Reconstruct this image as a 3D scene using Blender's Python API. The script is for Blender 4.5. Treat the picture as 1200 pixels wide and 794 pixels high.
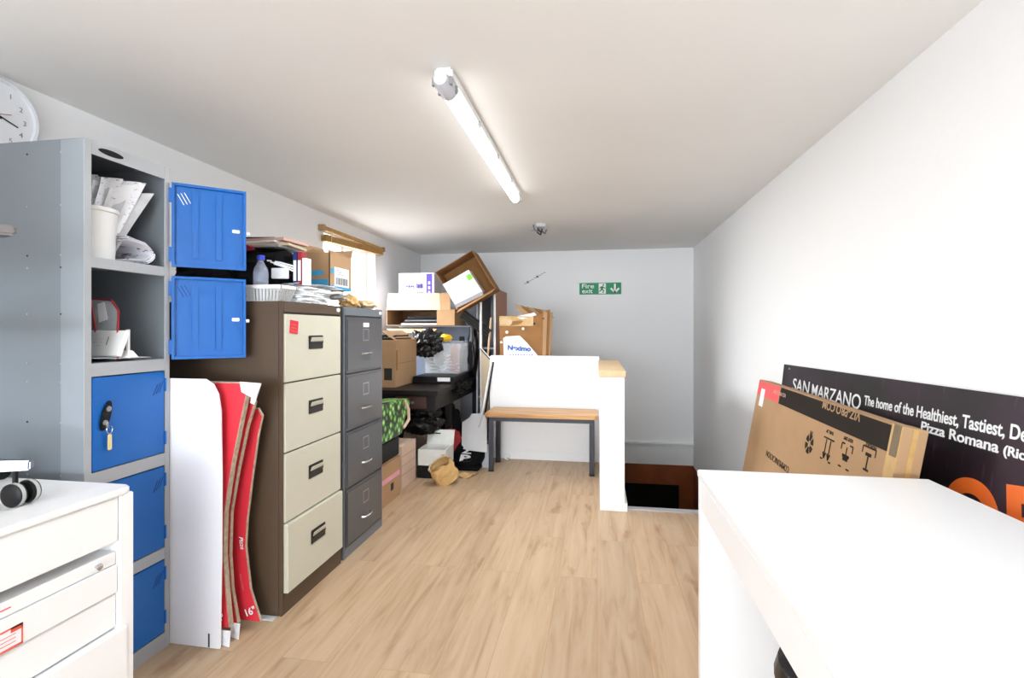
import bpy, bmesh, math, random
from mathutils import Matrix, Vector, noise
random.seed(7)
PI = math.pi
S = bpy.context.scene
COL = S.collection
for o in list(bpy.data.objects): bpy.data.objects.remove(o)

# ------------------------------------------------------------------ camera, light, exposure
YAW = math.atan(100/600.0)
cam = bpy.data.objects.new('camera', bpy.data.cameras.new('camera'))
COL.objects.link(cam); S.camera = cam
cam.data.sensor_width = 36; cam.data.lens = 18.0
cam.data.shift_y = -11/1200.0
cam.data.clip_start = .05
EYE = 1.2
cam.location = (0, 0, EYE); cam.rotation_euler = (PI/2, 0, YAW)
S.view_settings.view_transform = 'Standard'; S.view_settings.look = 'None'
S.view_settings.gamma = 1; S.view_settings.use_curve_mapping = False
S.view_settings.exposure = 0.24
w = bpy.data.worlds.new('sky'); S.world = w; w.use_nodes = True
w.node_tree.nodes['Background'].inputs[0].default_value = (.93, .97, 1, 1)
w.node_tree.nodes['Background'].inputs[1].default_value = 4.0

def area(name, loc, rot, sx, sy, power, col=(1, 1, 1)):
    l = bpy.data.lights.new(name, 'AREA'); l.shape = 'RECTANGLE'; l.size = sx; l.size_y = sy
    l.energy = power; l.color = col
    o = bpy.data.objects.new(name, l); COL.objects.link(o); o.location = loc; o.rotation_euler = rot
    return o
# two added fill lamps behind the camera, and daylight through the left window
area('rear_ceiling_fill', (-.55, -4.35, 1.15), (PI/2+.85, 0, 0), 3.0, 1.9, 300, (.83, .915, 1))  # added fill before an assumed rear window, tilted up to brighten the ceiling
area('left_window_daylight', (-3.6, 4.4, 2.5), (PI/2-.55, 0, -PI/2), 2.6, 1.8, 620, (.93, .97, 1))
area('rear_fill_lamp', (-.577, -1.6, 2.08), (0, 0, 0), .06, 1.7, 15, (.95, .98, 1))  # added overhead fill with no fitting, evens the light behind the camera

# ------------------------------------------------------------------ helpers
def at(px, py, Y):
    a = (px-600)/600; b = (386-py)/600
    dx = -math.sin(YAW)+a*math.cos(YAW); dy = math.cos(YAW)+a*math.sin(YAW)
    t = Y/dy
    return Vector((dx*t, Y, EYE+b*t))
def lin(c):
    c /= 255.0
    return c/12.92 if c <= .04045 else ((c+.055)/1.055)**2.4
def rgb(r, g, b): return (lin(r), lin(g), lin(b), 1)
MATS = {}
def mat(name, col, rough=.5, metal=0, spec=.5, noise_amt=0, noise_scale=8, bump=0, bump_scale=60, alpha=1, emit=0, trans=0, coat=0):
    if name in MATS: return MATS[name]
    m = bpy.data.materials.new(name); m.use_nodes = True; nt = m.node_tree
    b = nt.nodes['Principled BSDF']; c = rgb(*col)
    b.inputs['Base Color'].default_value = c
    b.inputs['Roughness'].default_value = rough; b.inputs['Metallic'].default_value = metal
    b.inputs['Specular IOR Level'].default_value = spec
    if trans: b.inputs['Transmission Weight'].default_value = trans; b.inputs['IOR'].default_value = 1.3
    if alpha < 1: b.inputs['Alpha'].default_value = alpha
    if emit: b.inputs['Emission Color'].default_value = c; b.inputs['Emission Strength'].default_value = emit
    tc = nt.nodes.new('ShaderNodeTexCoord')
    if noise_amt:
        n = nt.nodes.new('ShaderNodeTexNoise'); n.inputs['Scale'].default_value = noise_scale; n.inputs['Detail'].default_value = 5
        nt.links.new(tc.outputs['Object'], n.inputs['Vector'])
        r = nt.nodes.new('ShaderNodeMapRange'); r.inputs[1].default_value = .3; r.inputs[2].default_value = .7
        r.inputs[3].default_value = 1-noise_amt; r.inputs[4].default_value = 1+noise_amt*.6
        nt.links.new(n.outputs[0], r.inputs[0])
        mx = nt.nodes.new('ShaderNodeVectorMath'); mx.operation = 'SCALE'; mx.inputs[0].default_value = c[:3]
        nt.links.new(r.outputs[0], mx.inputs['Scale']); nt.links.new(mx.outputs[0], b.inputs['Base Color'])
    if bump:
        n = nt.nodes.new('ShaderNodeTexNoise'); n.inputs['Scale'].default_value = bump_scale; n.inputs['Detail'].default_value = 4
        nt.links.new(tc.outputs['Object'], n.inputs['Vector'])
        bp = nt.nodes.new('ShaderNodeBump'); bp.inputs['Strength'].default_value = bump; bp.inputs['Distance'].default_value = .01
        nt.links.new(n.outputs[0], bp.inputs['Height']); nt.links.new(bp.outputs[0], b.inputs['Normal'])
    MATS[name] = m
    return m

class MB:
    def __init__(s): s.bm = bmesh.new(); s.M = Matrix()
    def _add(s, vs, fs):
        v = [s.bm.verts.new(s.M @ Vector(p)) for p in vs]
        for f in fs:
            try: s.bm.faces.new([v[i] for i in f])
            except ValueError: pass
        return s
    def box(s, x0, x1, y0, y1, z0, z1):
        vs = [(x, y, z) for x in (x0, x1) for y in (y0, y1) for z in (z0, z1)]
        return s._add(vs, [(0, 1, 3, 2), (4, 6, 7, 5), (0, 4, 5, 1), (2, 3, 7, 6), (0, 2, 6, 4), (1, 5, 7, 3)])
    def hexa(s, b, t):      # bottom quad, top quad (same winding)
        return s._add(list(b)+list(t), [(3, 2, 1, 0), (4, 5, 6, 7), (0, 1, 5, 4), (1, 2, 6, 5), (2, 3, 7, 6), (3, 0, 4, 7)])
    def slab(s, quad, th):  # thick board from a quad, extruded along its normal by th
        q = [Vector(p) for p in quad]; n = (q[1]-q[0]).cross(q[3]-q[0]).normalized()*th
        return s.hexa(q, [p+n for p in q])
    def prism(s, pts, z0, z1):
        n = len(pts)
        vs = [(x, y, z0) for x, y in pts]+[(x, y, z1) for x, y in pts]
        return s._add(vs, [tuple(range(n))[::-1], tuple(range(n, 2*n))]+[(i, (i+1) % n, n+(i+1) % n, n+i) for i in range(n)])
    def tube(s, path, r, n=10, cap=True):
        P = [Vector(p) for p in path]; R = r if isinstance(r, (list, tuple)) else [r]*len(P)
        rings = []; up = None
        for i, p in enumerate(P):
            d = (P[min(i+1, len(P)-1)]-P[max(i-1, 0)]).normalized()
            if up is None: up = Vector((0, 0, 1)) if abs(d.z) < .9 else Vector((1, 0, 0))
            a = d.cross(up).normalized(); up = a.cross(d).normalized()
            rings.append([s.bm.verts.new(s.M @ (p+(a*math.cos(2*PI*k/n)+up*math.sin(2*PI*k/n))*R[i])) for k in range(n)])
        for i in range(len(rings)-1):
            for k in range(n):
                s.bm.faces.new((rings[i][k], rings[i][(k+1) % n], rings[i+1][(k+1) % n], rings[i+1][k]))
        if cap: s.bm.faces.new(rings[0][::-1]); s.bm.faces.new(rings[-1])
        return s
    def lathe(s, prof, c=(0, 0, 0), n=28, close=True):
        rings = []
        for r, z in prof:
            rings.append([s.bm.verts.new(s.M @ Vector((c[0]+r*math.cos(2*PI*k/n), c[1]+r*math.sin(2*PI*k/n), c[2]+z))) for k in range(n)])
        for i in range(len(rings)-1):
            for k in range(n): s.bm.faces.new((rings[i][k], rings[i][(k+1) % n], rings[i+1][(k+1) % n], rings[i+1][k]))
        if close: s.bm.faces.new(rings[0][::-1]); s.bm.faces.new(rings[-1])
        return s
    def blob(s, c, r, amp=.25, freq=2.2, sub=4, seed=0, flat=None):
        t = bmesh.new(); bmesh.ops.create_icosphere(t, subdivisions=sub, radius=1)
        vs = []
        for v in t.verts:
            d = v.co.normalized(); q = d*freq+Vector((seed*7.1, seed*3.3, seed))
            k = 1+amp*(noise.noise(q)*1.0+.5*abs(noise.noise(q*2.7))-.15)+amp*.25*abs(noise.noise(q*6))
            p = Vector((d.x*r[0]*k, d.y*r[1]*k, d.z*r[2]*k))
            if flat is not None and p.z < -flat: p.z = -flat
            vs.append(p+Vector(c))
        t.verts.index_update(); fs = [tuple(v.index for v in f.verts) for f in t.faces]
        t.free(); return s._add(vs, fs)
    def sheet(s, corners, nx=10, ny=10, th=.0008, curl=.0, seed=0, amp=.01):   # curled paper sheet
        a, b, c, d = [Vector(p) for p in corners]; nrm = (b-a).cross(d-a).normalized()
        top = []; bot = []
        for j in range(ny+1):
            for i in range(nx+1):
                u, v = i/nx, j/ny
                p = a*(1-u)*(1-v)+b*u*(1-v)+c*u*v+d*(1-u)*v
                h = curl*((2*u-1)**2) + amp*noise.noise(Vector((u*2.3+seed, v*2.3, seed*1.7)))
                p = p+nrm*h; top.append(p+nrm*th); bot.append(p)
        N = nx+1; fs = []; o = len(top)
        for j in range(ny):
            for i in range(nx):
                q = (j*N+i, j*N+i+1, (j+1)*N+i+1, (j+1)*N+i)
                fs.append(q); fs.append(tuple(x+o for x in q[::-1]))
        per = [i for i in range(nx)]+[j*N+nx for j in range(ny)]+[ny*N+i for i in range(nx, 0, -1)]+[j*N for j in range(ny, 0, -1)]
        for k in range(len(per)):
            p, q = per[k], per[(k+1) % len(per)]; fs.append((p, p+o, q+o, q))
        return s._add(top+bot, fs)
    def build(s, name, m, parent=None, bevel=0, smooth=False, kind=None, label=None):
        bm = s.bm; bmesh.ops.recalc_face_normals(bm, faces=bm.faces)
        if bevel:
            es = [e for e in bm.edges if len(e.link_faces) == 2 and e.calc_face_angle(0) > .6]
            bmesh.ops.bevel(bm, geom=es, offset=bevel, segments=2, affect='EDGES', clamp_overlap=True)
        off = Vector((0, 0, 0))
        if parent is not None:
            r = parent
            while r.parent: r = r.parent
            off = r.location.copy()
        if off.length: bmesh.ops.translate(bm, verts=bm.verts, vec=-off)
        me = bpy.data.meshes.new(name); bm.to_mesh(me); bm.free()
        if isinstance(m, str): m = MATS[m]
        me.materials.append(m)
        o = bpy.data.objects.new(name, me); COL.objects.link(o)
        if smooth:
            for p in me.polygons: p.use_smooth = True
            try: me.set_sharp_from_angle(angle=math.radians(42))
            except Exception: pass
        if parent is not None: o.parent = parent
        if kind: o['kind'] = kind
        if label: o['label'] = label
        return o
def B(*a): return MB().box(*a)
def thing(name, label, cat, loc, group=None):
    o = bpy.data.objects.new(name, None); COL.objects.link(o); o.location = loc; o.empty_display_size = .05
    o['label'] = label; o['category'] = cat
    if group: o['group'] = group
    return o
def tag(o, label, cat, group=None):
    o['label'] = label; o['category'] = cat
    if group: o['group'] = group
    # give a one-mesh thing an origin at its base centre
    me = o.data; xs = [v.co for v in me.vertices]
    c = Vector(((min(v.x for v in xs)+max(v.x for v in xs))/2, (min(v.y for v in xs)+max(v.y for v in xs))/2, min(v.z for v in xs)))
    me.transform(Matrix.Translation(-c)); o.location = c
    return o
def struct(mb, name, m, bevel=0, parent=None):
    o = mb.build(name, m, parent, bevel=bevel)
    if parent is None: o['kind'] = 'structure'
    return o
def frame(o, x, y):     # matrix from origin, x direction, up direction
    x = Vector(x).normalized(); y = Vector(y); z = x.cross(y).normalized(); y = z.cross(x)
    return Matrix(((x.x, y.x, z.x, o[0]), (x.y, y.y, z.y, o[1]), (x.z, y.z, z.z, o[2]), (0, 0, 0, 1)))
def text_mb(txt, size, M, ext=.0004, bold=0, shear=0, width=None, space=1):
    cu = bpy.data.curves.new('t', 'FONT'); cu.body = txt; cu.size = size; cu.extrude = ext; cu.offset = bold; cu.shear = shear
    cu.space_character = space
    ob = bpy.data.objects.new('t', cu); COL.objects.link(ob)
    dg = bpy.context.evaluated_depsgraph_get(); me = bpy.data.meshes.new_from_object(ob.evaluated_get(dg))
    bpy.data.objects.remove(ob)
    if width and len(me.vertices):
        w0 = max(v.co.x for v in me.vertices)-min(v.co.x for v in me.vertices)
        me.transform(Matrix.Diagonal((width/w0, 1, 1, 1)))
    mb = MB(); me.transform(M); mb.bm.from_mesh(me); bpy.data.meshes.remove(me)
    return mb
def rot(a, ax='Z'): return Matrix.Rotation(a, 4, ax)
def T(*p): return Matrix.Translation(Vector(p))

# ------------------------------------------------------------------ materials
mat('wall_white', (243, 243, 243), .85, bump=.08, bump_scale=40)
mat('ceiling_white', (241, 240, 238), .9, noise_amt=.02, noise_scale=1.5)
mat('trim_white', (240, 240, 240), .5)
mat('desk_white', (246, 246, 247), .35)
mat('plastic_white', (238, 238, 236), .4)
mat('paper_white', (236, 237, 240), .8, noise_amt=.05, noise_scale=14)
mat('paper_grey', (205, 206, 208), .8, noise_amt=.12, noise_scale=25)
mat('ink', (40, 38, 38), .7); mat('ink_blue', (40, 90, 175), .6); mat('ink_grey', (120, 120, 130), .7)
mat('locker_grey', (120, 127, 134), .45, noise_amt=.03, noise_scale=5)
mat('locker_front', (168, 171, 175), .45, noise_amt=.02, noise_scale=6)
mat('locker_blue', (2, 95, 176), .38, noise_amt=.03, noise_scale=9)
mat('black', (10, 10, 11), .5, spec=.3); mat('black_bag', (9, 9, 10), .34, spec=.35, bump=.3, bump_scale=18)
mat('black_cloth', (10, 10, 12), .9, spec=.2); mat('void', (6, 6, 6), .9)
mat('chrome', (215, 217, 220), .2, metal=1); mat('steel', (170, 172, 175), .4, metal=1)
mat('aluminium', (196, 196, 198), .42, metal=.55, noise_amt=.04, noise_scale=12)
mat('cab_brown', (82, 65, 50), .5, noise_amt=.04, noise_scale=6)
mat('cab_cream', (200, 197, 180), .5, noise_amt=.02, noise_scale=10)
mat('cab_grey', (92, 93, 97), .32, metal=.25, noise_amt=.05, noise_scale=8)
mat('cab_grey_edge', (112, 118, 126), .4, metal=.2)
mat('handle_black', (28, 25, 23), .4)
mat('cardboard', (174, 139, 102), .85, noise_amt=.07, noise_scale=6)
mat('cardboard_dark', (150, 106, 62), .88, noise_amt=.1, noise_scale=8)
mat('cardboard_light', (208, 188, 156), .8, noise_amt=.04, noise_scale=6)
mat('cardboard_pink', (205, 178, 158), .85, noise_amt=.05, noise_scale=9)
mat('kraft_edge', (176, 158, 138), .95, noise_amt=.25, noise_scale=60)
mat('tape', (196, 158, 100), .25, noise_amt=.12, noise_scale=30)
mat('red', (214, 42, 58), .6, noise_amt=.04, noise_scale=12)
mat('red_dark', (150, 20, 30), .6); mat('coral', (226, 92, 92), .7); mat('orange_red', (232, 92, 72), .6)
mat('cyan', (62, 150, 192), .7, noise_amt=.06, noise_scale=20); mat('purple', (92, 70, 178), .6)
mat('maroon_cloth', (140, 22, 50), .85, noise_amt=.15, noise_scale=12)
mat('folder_pink', (200, 160, 146), .8); mat('folder_tan', (196, 178, 150), .8); mat('folder_grey', (150, 148, 146), .8)
mat('wood_board', (168, 104, 62), .5, noise_amt=.1, noise_scale=7)
mat('blind_wood', (186, 142, 70), .5, noise_amt=.15, noise_scale=20)
mat('pole_wood', (214, 186, 150), .5, noise_amt=.08, noise_scale=10)
mat('cap_wood', (222, 190, 148), .5, noise_amt=.1, noise_scale=14)
mat('stair_wood', (150, 82, 42), .45, noise_amt=.25, noise_scale=5)
mat('bench_metal', (34, 36, 46), .4)
mat('sign_green', (0, 140, 92), .5); mat('lime', (130, 210, 60), .6)
mat('grey_sheet', (176, 178, 186), .6, noise_amt=.04); mat('label_cream', (222, 206, 150), .5)
mat('yellow', (240, 196, 30), .6); mat('rubber_grey', (178, 180, 176), .6); mat('arm_plastic', (98, 92, 92), .5)
mat('clear', (235, 240, 245), .08, alpha=.28); mat('clear_blue', (128, 138, 158), .15, alpha=.6)
mat('cap_blue', (40, 60, 190), .4); mat('brown_strap', (70, 36, 22), .6)
mat('orange', (240, 112, 40), .5); mat('clock_face', (228, 229, 232), .5); mat('clock_rim', (206, 207, 210), .35)
mat('tube_glow', (255, 255, 255), .4, emit=4.0)
mat('pink_tape', (226, 160, 176), .5, noise_amt=.1, noise_scale=30)
mat('foam_white', (214, 214, 208), .8, noise_amt=.06, noise_scale=20)
mat('paper_bag', (206, 168, 112), .85, noise_amt=.12, noise_scale=14)
mat('table_dark', (22, 15, 14), .5, spec=.3, noise_amt=.1, noise_scale=8)

# oak laminate floor: planks run along Y
def floor_mat():
    m = bpy.data.materials.new('oak_laminate'); m.use_nodes = True; nt = m.node_tree; L = nt.links.new
    b = nt.nodes['Principled BSDF']; N = nt.nodes.new
    tc = N('ShaderNodeTexCoord'); mp = N('ShaderNodeMapping'); mp.inputs['Rotation'].default_value = (0, 0, PI/2)
    L(tc.outputs['Object'], mp.inputs[0])
    br = N('ShaderNodeTexBrick'); br.inputs['Scale'].default_value = 1; br.offset = .37; br.offset_frequency = 2
    br.inputs['Brick Width'].default_value = 1.25; br.inputs['Row Height'].default_value = .19
    br.inputs['Mortar Size'].default_value = .0011; br.inputs['Mortar Smooth'].default_value = .4; br.inputs['Bias'].default_value = 0
    br.inputs['Color1'].default_value = (0, 0, 0, 1); br.inputs['Color2'].default_value = (1, 1, 1, 1)
    br.inputs['Mortar'].default_value = (.5, .5, .5, 1)
    L(mp.outputs[0], br.inputs[0])
    # grain, shifted per plank
    sc = N('ShaderNodeVectorMath'); sc.operation = 'MULTIPLY'; sc.inputs[1].default_value = (.8, 9, 1)
    L(mp.outputs[0], sc.inputs[0])
    sh = N('ShaderNodeVectorMath'); sh.operation = 'MULTIPLY_ADD'; sh.inputs[1].default_value = (9, 17, 5)
    L(br.outputs['Color'], sh.inputs[0]); L(sc.outputs[0], sh.inputs[2])
    n1 = N('ShaderNodeTexNoise'); n1.inputs['Scale'].default_value = 2.4; n1.inputs['Detail'].default_value = 8; n1.inputs['Roughness'].default_value = .62; n1.inputs['Distortion'].default_value = .6
    L(sh.outputs[0], n1.inputs['Vector'])
    cr = N('ShaderNodeValToRGB'); e = cr.color_ramp.elements
    e[0].position = .30; e[0].color = rgb(184, 150, 116); e[1].position = .68; e[1].color = rgb(217, 189, 157)
    e2 = cr.color_ramp.elements.new(.46); e2.color = rgb(205, 174, 140)
    L(n1.outputs[0], cr.inputs[0])
    # per plank tone
    hs = N('ShaderNodeMapRange'); hs.inputs[3].default_value = .72; hs.inputs[4].default_value = .82
    L(br.outputs['Color'], hs.inputs[0])
    mu = N('ShaderNodeVectorMath'); mu.operation = 'SCALE'; L(cr.outputs[0], mu.inputs[0]); L(hs.outputs[0], mu.inputs['Scale'])
    # knots
    kv = N('ShaderNodeVectorMath'); kv.operation = 'MULTIPLY'; kv.inputs[1].default_value = (1.6, 4.6, 1)
    L(mp.outputs[0], kv.inputs[0])
    kn = N('ShaderNodeTexNoise'); kn.inputs['Scale'].default_value = 2.1; kn.inputs['Detail'].default_value = 3; L(kv.outputs[0], kn.inputs['Vector'])
    kr = N('ShaderNodeMapRange'); kr.inputs[1].default_value = .64; kr.inputs[2].default_value = .78; kr.inputs[3].default_value = 0; kr.inputs[4].default_value = .75
    L(kn.outputs[0], kr.inputs[0])
    mk = N('ShaderNodeMix'); mk.data_type = 'RGBA'; L(kr.outputs[0], mk.inputs[0]); L(mu.outputs[0], mk.inputs[6]); mk.inputs[7].default_value = rgb(140, 98, 66)
    mm = N('ShaderNodeMix'); mm.data_type = 'RGBA'; L(br.outputs['Fac'], mm.inputs[0]); L(mk.outputs[2], mm.inputs[6]); mm.inputs[7].default_value = rgb(168, 130, 96)
    L(mm.outputs[2], b.inputs['Base Color'])
    b.inputs['Roughness'].default_value = .42; b.inputs['Specular IOR Level'].default_value = .35
    return m
def lines_mat(name, base, line, dens, axis=0, thr=.6):   # printed text-like lines: noise broken stripes
    m = bpy.data.materials.new(name); m.use_nodes = True; nt = m.node_tree; b = nt.nodes['Principled BSDF']; N = nt.nodes.new; L = nt.links.new
    tc = N('ShaderNodeTexCoord'); n = N('ShaderNodeTexNoise'); n.inputs['Scale'].default_value = dens
    v = N('ShaderNodeVectorMath'); v.operation = 'MULTIPLY'; v.inputs[1].default_value = (1, 1, 4) if axis == 0 else (4, 1, 1)
    L(tc.outputs['Object'], v.inputs[0]); L(v.outputs[0], n.inputs['Vector'])
    r = N('ShaderNodeMapRange'); r.inputs[1].default_value = thr; r.inputs[2].default_value = thr+.04; L(n.outputs[0], r.inputs[0])
    mx = N('ShaderNodeMix'); mx.data_type = 'RGBA'; L(r.outputs[0], mx.inputs[0]); mx.inputs[6].default_value = rgb(*base); mx.inputs[7].default_value = rgb(*line)
    L(mx.outputs[2], b.inputs['Base Color']); b.inputs['Roughness'].default_value = .7
    MATS[name] = m
lines_mat('printed_sheet', (234, 235, 240), (140, 135, 150), 60, 0, .64)
lines_mat('floral_sheet', (226, 228, 230), (178, 182, 182), 22, 0, .56)
lines_mat('flyer_sheet', (226, 226, 232), (120, 90, 120), 30, 0, .62)
def sprout_mat():
    m = bpy.data.materials.new('sprout_print'); m.use_nodes = True; nt = m.node_tree; b = nt.nodes['Principled BSDF']; N = nt.nodes.new; L = nt.links.new
    tc = N('ShaderNodeTexCoord'); v = N('ShaderNodeTexVoronoi'); v.inputs['Scale'].default_value = 22; v.inputs['Randomness'].default_value = 1
    L(tc.outputs['Object'], v.inputs['Vector'])
    c = N('ShaderNodeValToRGB'); e = c.color_ramp.elements; e[0].position = .1; e[0].color = rgb(205, 236, 170); e[1].position = .62; e[1].color = rgb(8, 30, 12)
    x = c.color_ramp.elements.new(.36); x.color = rgb(110, 178, 70)
    L(v.outputs['Distance'], c.inputs[0]); L(c.outputs[0], b.inputs['Base Color']); b.inputs['Roughness'].default_value = .35
    MATS['sprout_print'] = m
sprout_mat()
def banner_mat():
    m = bpy.data.materials.new('banner_print'); m.use_nodes = True; nt = m.node_tree; b = nt.nodes['Principled BSDF']; N = nt.nodes.new; L = nt.links.new
    tc = N('ShaderNodeTexCoord'); v = N('ShaderNodeVectorMath'); v.operation = 'MULTIPLY'; v.inputs[1].default_value = (1, 26, 3.4); L(tc.outputs['Object'], v.inputs[0])
    n = N('ShaderNodeTexNoise'); n.inputs['Scale'].default_value = 1.7; n.inputs['Detail'].default_value = 1; L(v.outputs[0], n.inputs['Vector'])
    r = N('ShaderNodeMapRange'); r.inputs[1].default_value = .66; r.inputs[2].default_value = .8; r.inputs[4].default_value = .5; L(n.outputs[0], r.inputs[0])
    n2 = N('ShaderNodeTexNoise'); n2.inputs['Scale'].default_value = 2.2; L(tc.outputs['Object'], n2.inputs['Vector'])
    cr = N('ShaderNodeValToRGB'); e = cr.color_ramp.elements; e[0].position = .4; e[0].color = rgb(20, 17, 20); e[1].position = .68; e[1].color = rgb(52, 30, 48); L(n2.outputs[0], cr.inputs[0])
    mx = N('ShaderNodeMix'); mx.data_type = 'RGBA'; L(r.outputs[0], mx.inputs[0]); L(cr.outputs[0], mx.inputs[6]); mx.inputs[7].default_value = rgb(110, 88, 104)
    L(mx.outputs[2], b.inputs['Base Color']); b.inputs['Roughness'].default_value = .4
    MATS['banner_print'] = m
banner_mat()
def bench_mat():
    m = bpy.data.materials.new('bench_wood'); m.use_nodes = True; nt = m.node_tree; b = nt.nodes['Principled BSDF']; N = nt.nodes.new; L = nt.links.new
    tc = N('ShaderNodeTexCoord'); v = N('ShaderNodeVectorMath'); v.operation = 'MULTIPLY'; v.inputs[1].default_value = (1, 14, 14); L(tc.outputs['Object'], v.inputs[0])
    n = N('ShaderNodeTexNoise'); n.inputs['Scale'].default_value = 3; n.inputs['Detail'].default_value = 6; L(v.outputs[0], n.inputs['Vector'])
    cr = N('ShaderNodeValToRGB'); e = cr.color_ramp.elements; e[0].position = .35; e[0].color = rgb(160, 112, 62); e[1].position = .65; e[1].color = rgb(206, 158, 98); L(n.outputs[0], cr.inputs[0])
    L(cr.outputs[0], b.inputs['Base Color']); b.inputs['Roughness'].default_value = .4
    MATS['bench_wood'] = m
bench_mat()

# ------------------------------------------------------------------ room
XL, XR, YB, YF, ZC = -2.31, 1.152, 6.5, -4.5, 2.195
HX0, HX1, HY0 = .18, XR, 3.54          # stair opening
DZ = -2.4
f = MB()
f.box(XL-.2, HX0, YF-.1, YB+.1, -.12, 0); f.box(HX0, XR+.1, YF-.1, HY0, -.12, 0)
struct(f, 'floor', floor_mat())
struct(B(XL-.2, XR+.2, YF-.2, YB+.2, ZC, ZC+.1), 'ceiling', 'ceiling_white')
# left wall with the window opening
WY0, WY1, WZ0, WZ1 = 4.05, 5.09, .95, 2.03
wl = MB()
wl.box(XL-.2, XL, YF-.1, WY0, 0, ZC); wl.box(XL-.2, XL, WY1, YB+.1, 0, ZC)
wl.box(XL-.2, XL, WY0, WY1, 0, WZ0); wl.box(XL-.2, XL, WY0, WY1, WZ1, ZC)
struct(wl, 'wall_left', 'wall_white')
struct(B(XR, XR+.1, YF-.1, YB+.1, -.46, ZC), 'wall_right', 'wall_white')
struct(B(XL-.1, XR+.1, YB, YB+.1, -.455, ZC), 'wall_back', 'wall_white')
fw = MB()
fw.box(XL-.1, -1.9, YF-.1, YF, 0, ZC); fw.box(.8, XR+.1, YF-.1, YF, 0, ZC)
fw.box(-1.9, .8, YF-.1, YF, 0, .15); fw.box(-1.9, .8, YF-.1, YF, 2.12, ZC)
struct(fw, 'wall_front', 'wall_white')
# window units
def window(name, x0, x1, y0, y1, z0, z1, axis):
    g = MB(); t = .05
    if axis == 'x':
        g.box(x0, x1, y0, y0+t, z0, z1); g.box(x0, x1, y1-t, y1, z0, z1); g.box(x0, x1, y0+t, y1-t, z0, z0+t); g.box(x0, x1, y0+t, y1-t, z1-t, z1)
        ym = (y0+y1)/2; g.box(x0, x1, ym-.025, ym+.025, z0+t, z1-t)
        p = B((x0+x1)/2-.003, (x0+x1)/2+.003, y0+t, y1-t, z0+t, z1-t)
    else:
        g.box(x0, x0+t, y0, y1, z0, z1); g.box(x1-t, x1, y0, y1, z0, z1); g.box(x0+t, x1-t, y0, y1, z0, z0+t); g.box(x0+t, x1-t, y0, y1, z1-t, z1)
        xm = (x0+x1)/2; g.box(xm-.025, xm+.025, y0, y1, z0+t, z1-t)
        p = B(x0+t, x1-t, (y0+y1)/2-.003, (y0+y1)/2+.003, z0+t, z1-t)
    fr = struct(g, name, 'trim_white')
    p.build('window_pane', 'pane_glass', fr)
gm = bpy.data.materials.new('pane_glass'); gm.use_nodes = True; nt = gm.node_tree
for n in list(nt.nodes):
    if n.type == 'BSDF_PRINCIPLED': nt.nodes.remove(n)
mx = nt.nodes.new('ShaderNodeMixShader'); tr = nt.nodes.new('ShaderNodeBsdfTransparent'); gl = nt.nodes.new('ShaderNodeBsdfGlossy'); gl.inputs['Roughness'].default_value = .05
mx.inputs[0].default_value = .06; nt.links.new(tr.outputs[0], mx.inputs[1]); nt.links.new(gl.outputs[0], mx.inputs[2])
nt.links.new(mx.outputs[0], [n for n in nt.nodes if n.type == 'OUTPUT_MATERIAL'][0].inputs[0]); MATS['pane_glass'] = gm
window('window_1', XL-.15, XL-.1, WY0, WY1, WZ0, WZ1, 'x')
window('window_2', -1.9, .8, YF-.08, YF-.03, .15, 2.12, 'y')  # unseen rear window, added to let light in from behind the camera
struct(B(XL-.1, XL+.02, WY0-.02, WY1+.02, WZ0-.025, WZ0), 'trim_1', 'trim_white', .004)
# low walls round the stair opening
LW = MB().box(-.995, .017, 4.70, 4.80, 0, .955); struct(LW, 'wall_low', 'wall_white', .004)
struct(B(.017, .178, 3.462, 4.70, 0, .885), 'wall_newel', 'wall_white', .003)
struct(B(-.80, .017, 4.686, 4.70, 0, .085), 'baseboard_back', 'trim_white', .003)
g = B(.178, .196, 3.45, 4.70, 0, .055); g.box(.017, .178, 3.45, 3.462, 0, .06); struct(g, 'baseboard_right', 'trim_white', .002)
g = B(.008, .186, 3.455, 4.70, .885, .925); struct(g, 'trim_2', 'cap_wood', .004)
struct(B(HX0+.016, XR-.002, HY0-.05, HY0+.004, -.10, .008), 'trim_3', 'aluminium', .002)
# stairwell below floor level
struct(B(HX0+.016, XR-.002, YB-.05, YB, -.20, -.185), 'trim_4', 'trim_white', .002)
sw = B(HX0, XR+.1, YB, YB+.1, -.70, -.455); sw.box(.985, XR+.1, YB, YB+.1, DZ, -.70); sw.box(HX0, .2, YB, YB+.1, DZ, -.70)
struct(sw, 'wall_stair_back', 'stair_wood')
struct(B(XR, XR+.1, HY0, YB, DZ, -.46), 'wall_stair_right', 'stair_wood')
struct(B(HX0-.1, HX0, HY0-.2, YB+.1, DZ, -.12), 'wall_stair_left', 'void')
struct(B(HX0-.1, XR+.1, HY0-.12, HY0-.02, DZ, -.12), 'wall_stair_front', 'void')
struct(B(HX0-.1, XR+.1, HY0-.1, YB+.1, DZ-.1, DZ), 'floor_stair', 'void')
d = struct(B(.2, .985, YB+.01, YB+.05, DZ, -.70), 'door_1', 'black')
B(.585, .60, YB+.002, YB+.012, DZ, -.70).build('door_seam', 'void', d)
st = MB()
for i in range(11): st.box(HX0+.02, XR-.01, HY0-.01+i*.24, HY0-.01+(i+1)*.24+.02, DZ, -.2*(i+1))
struct(st, 'trim_5', 'stair_wood')

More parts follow.
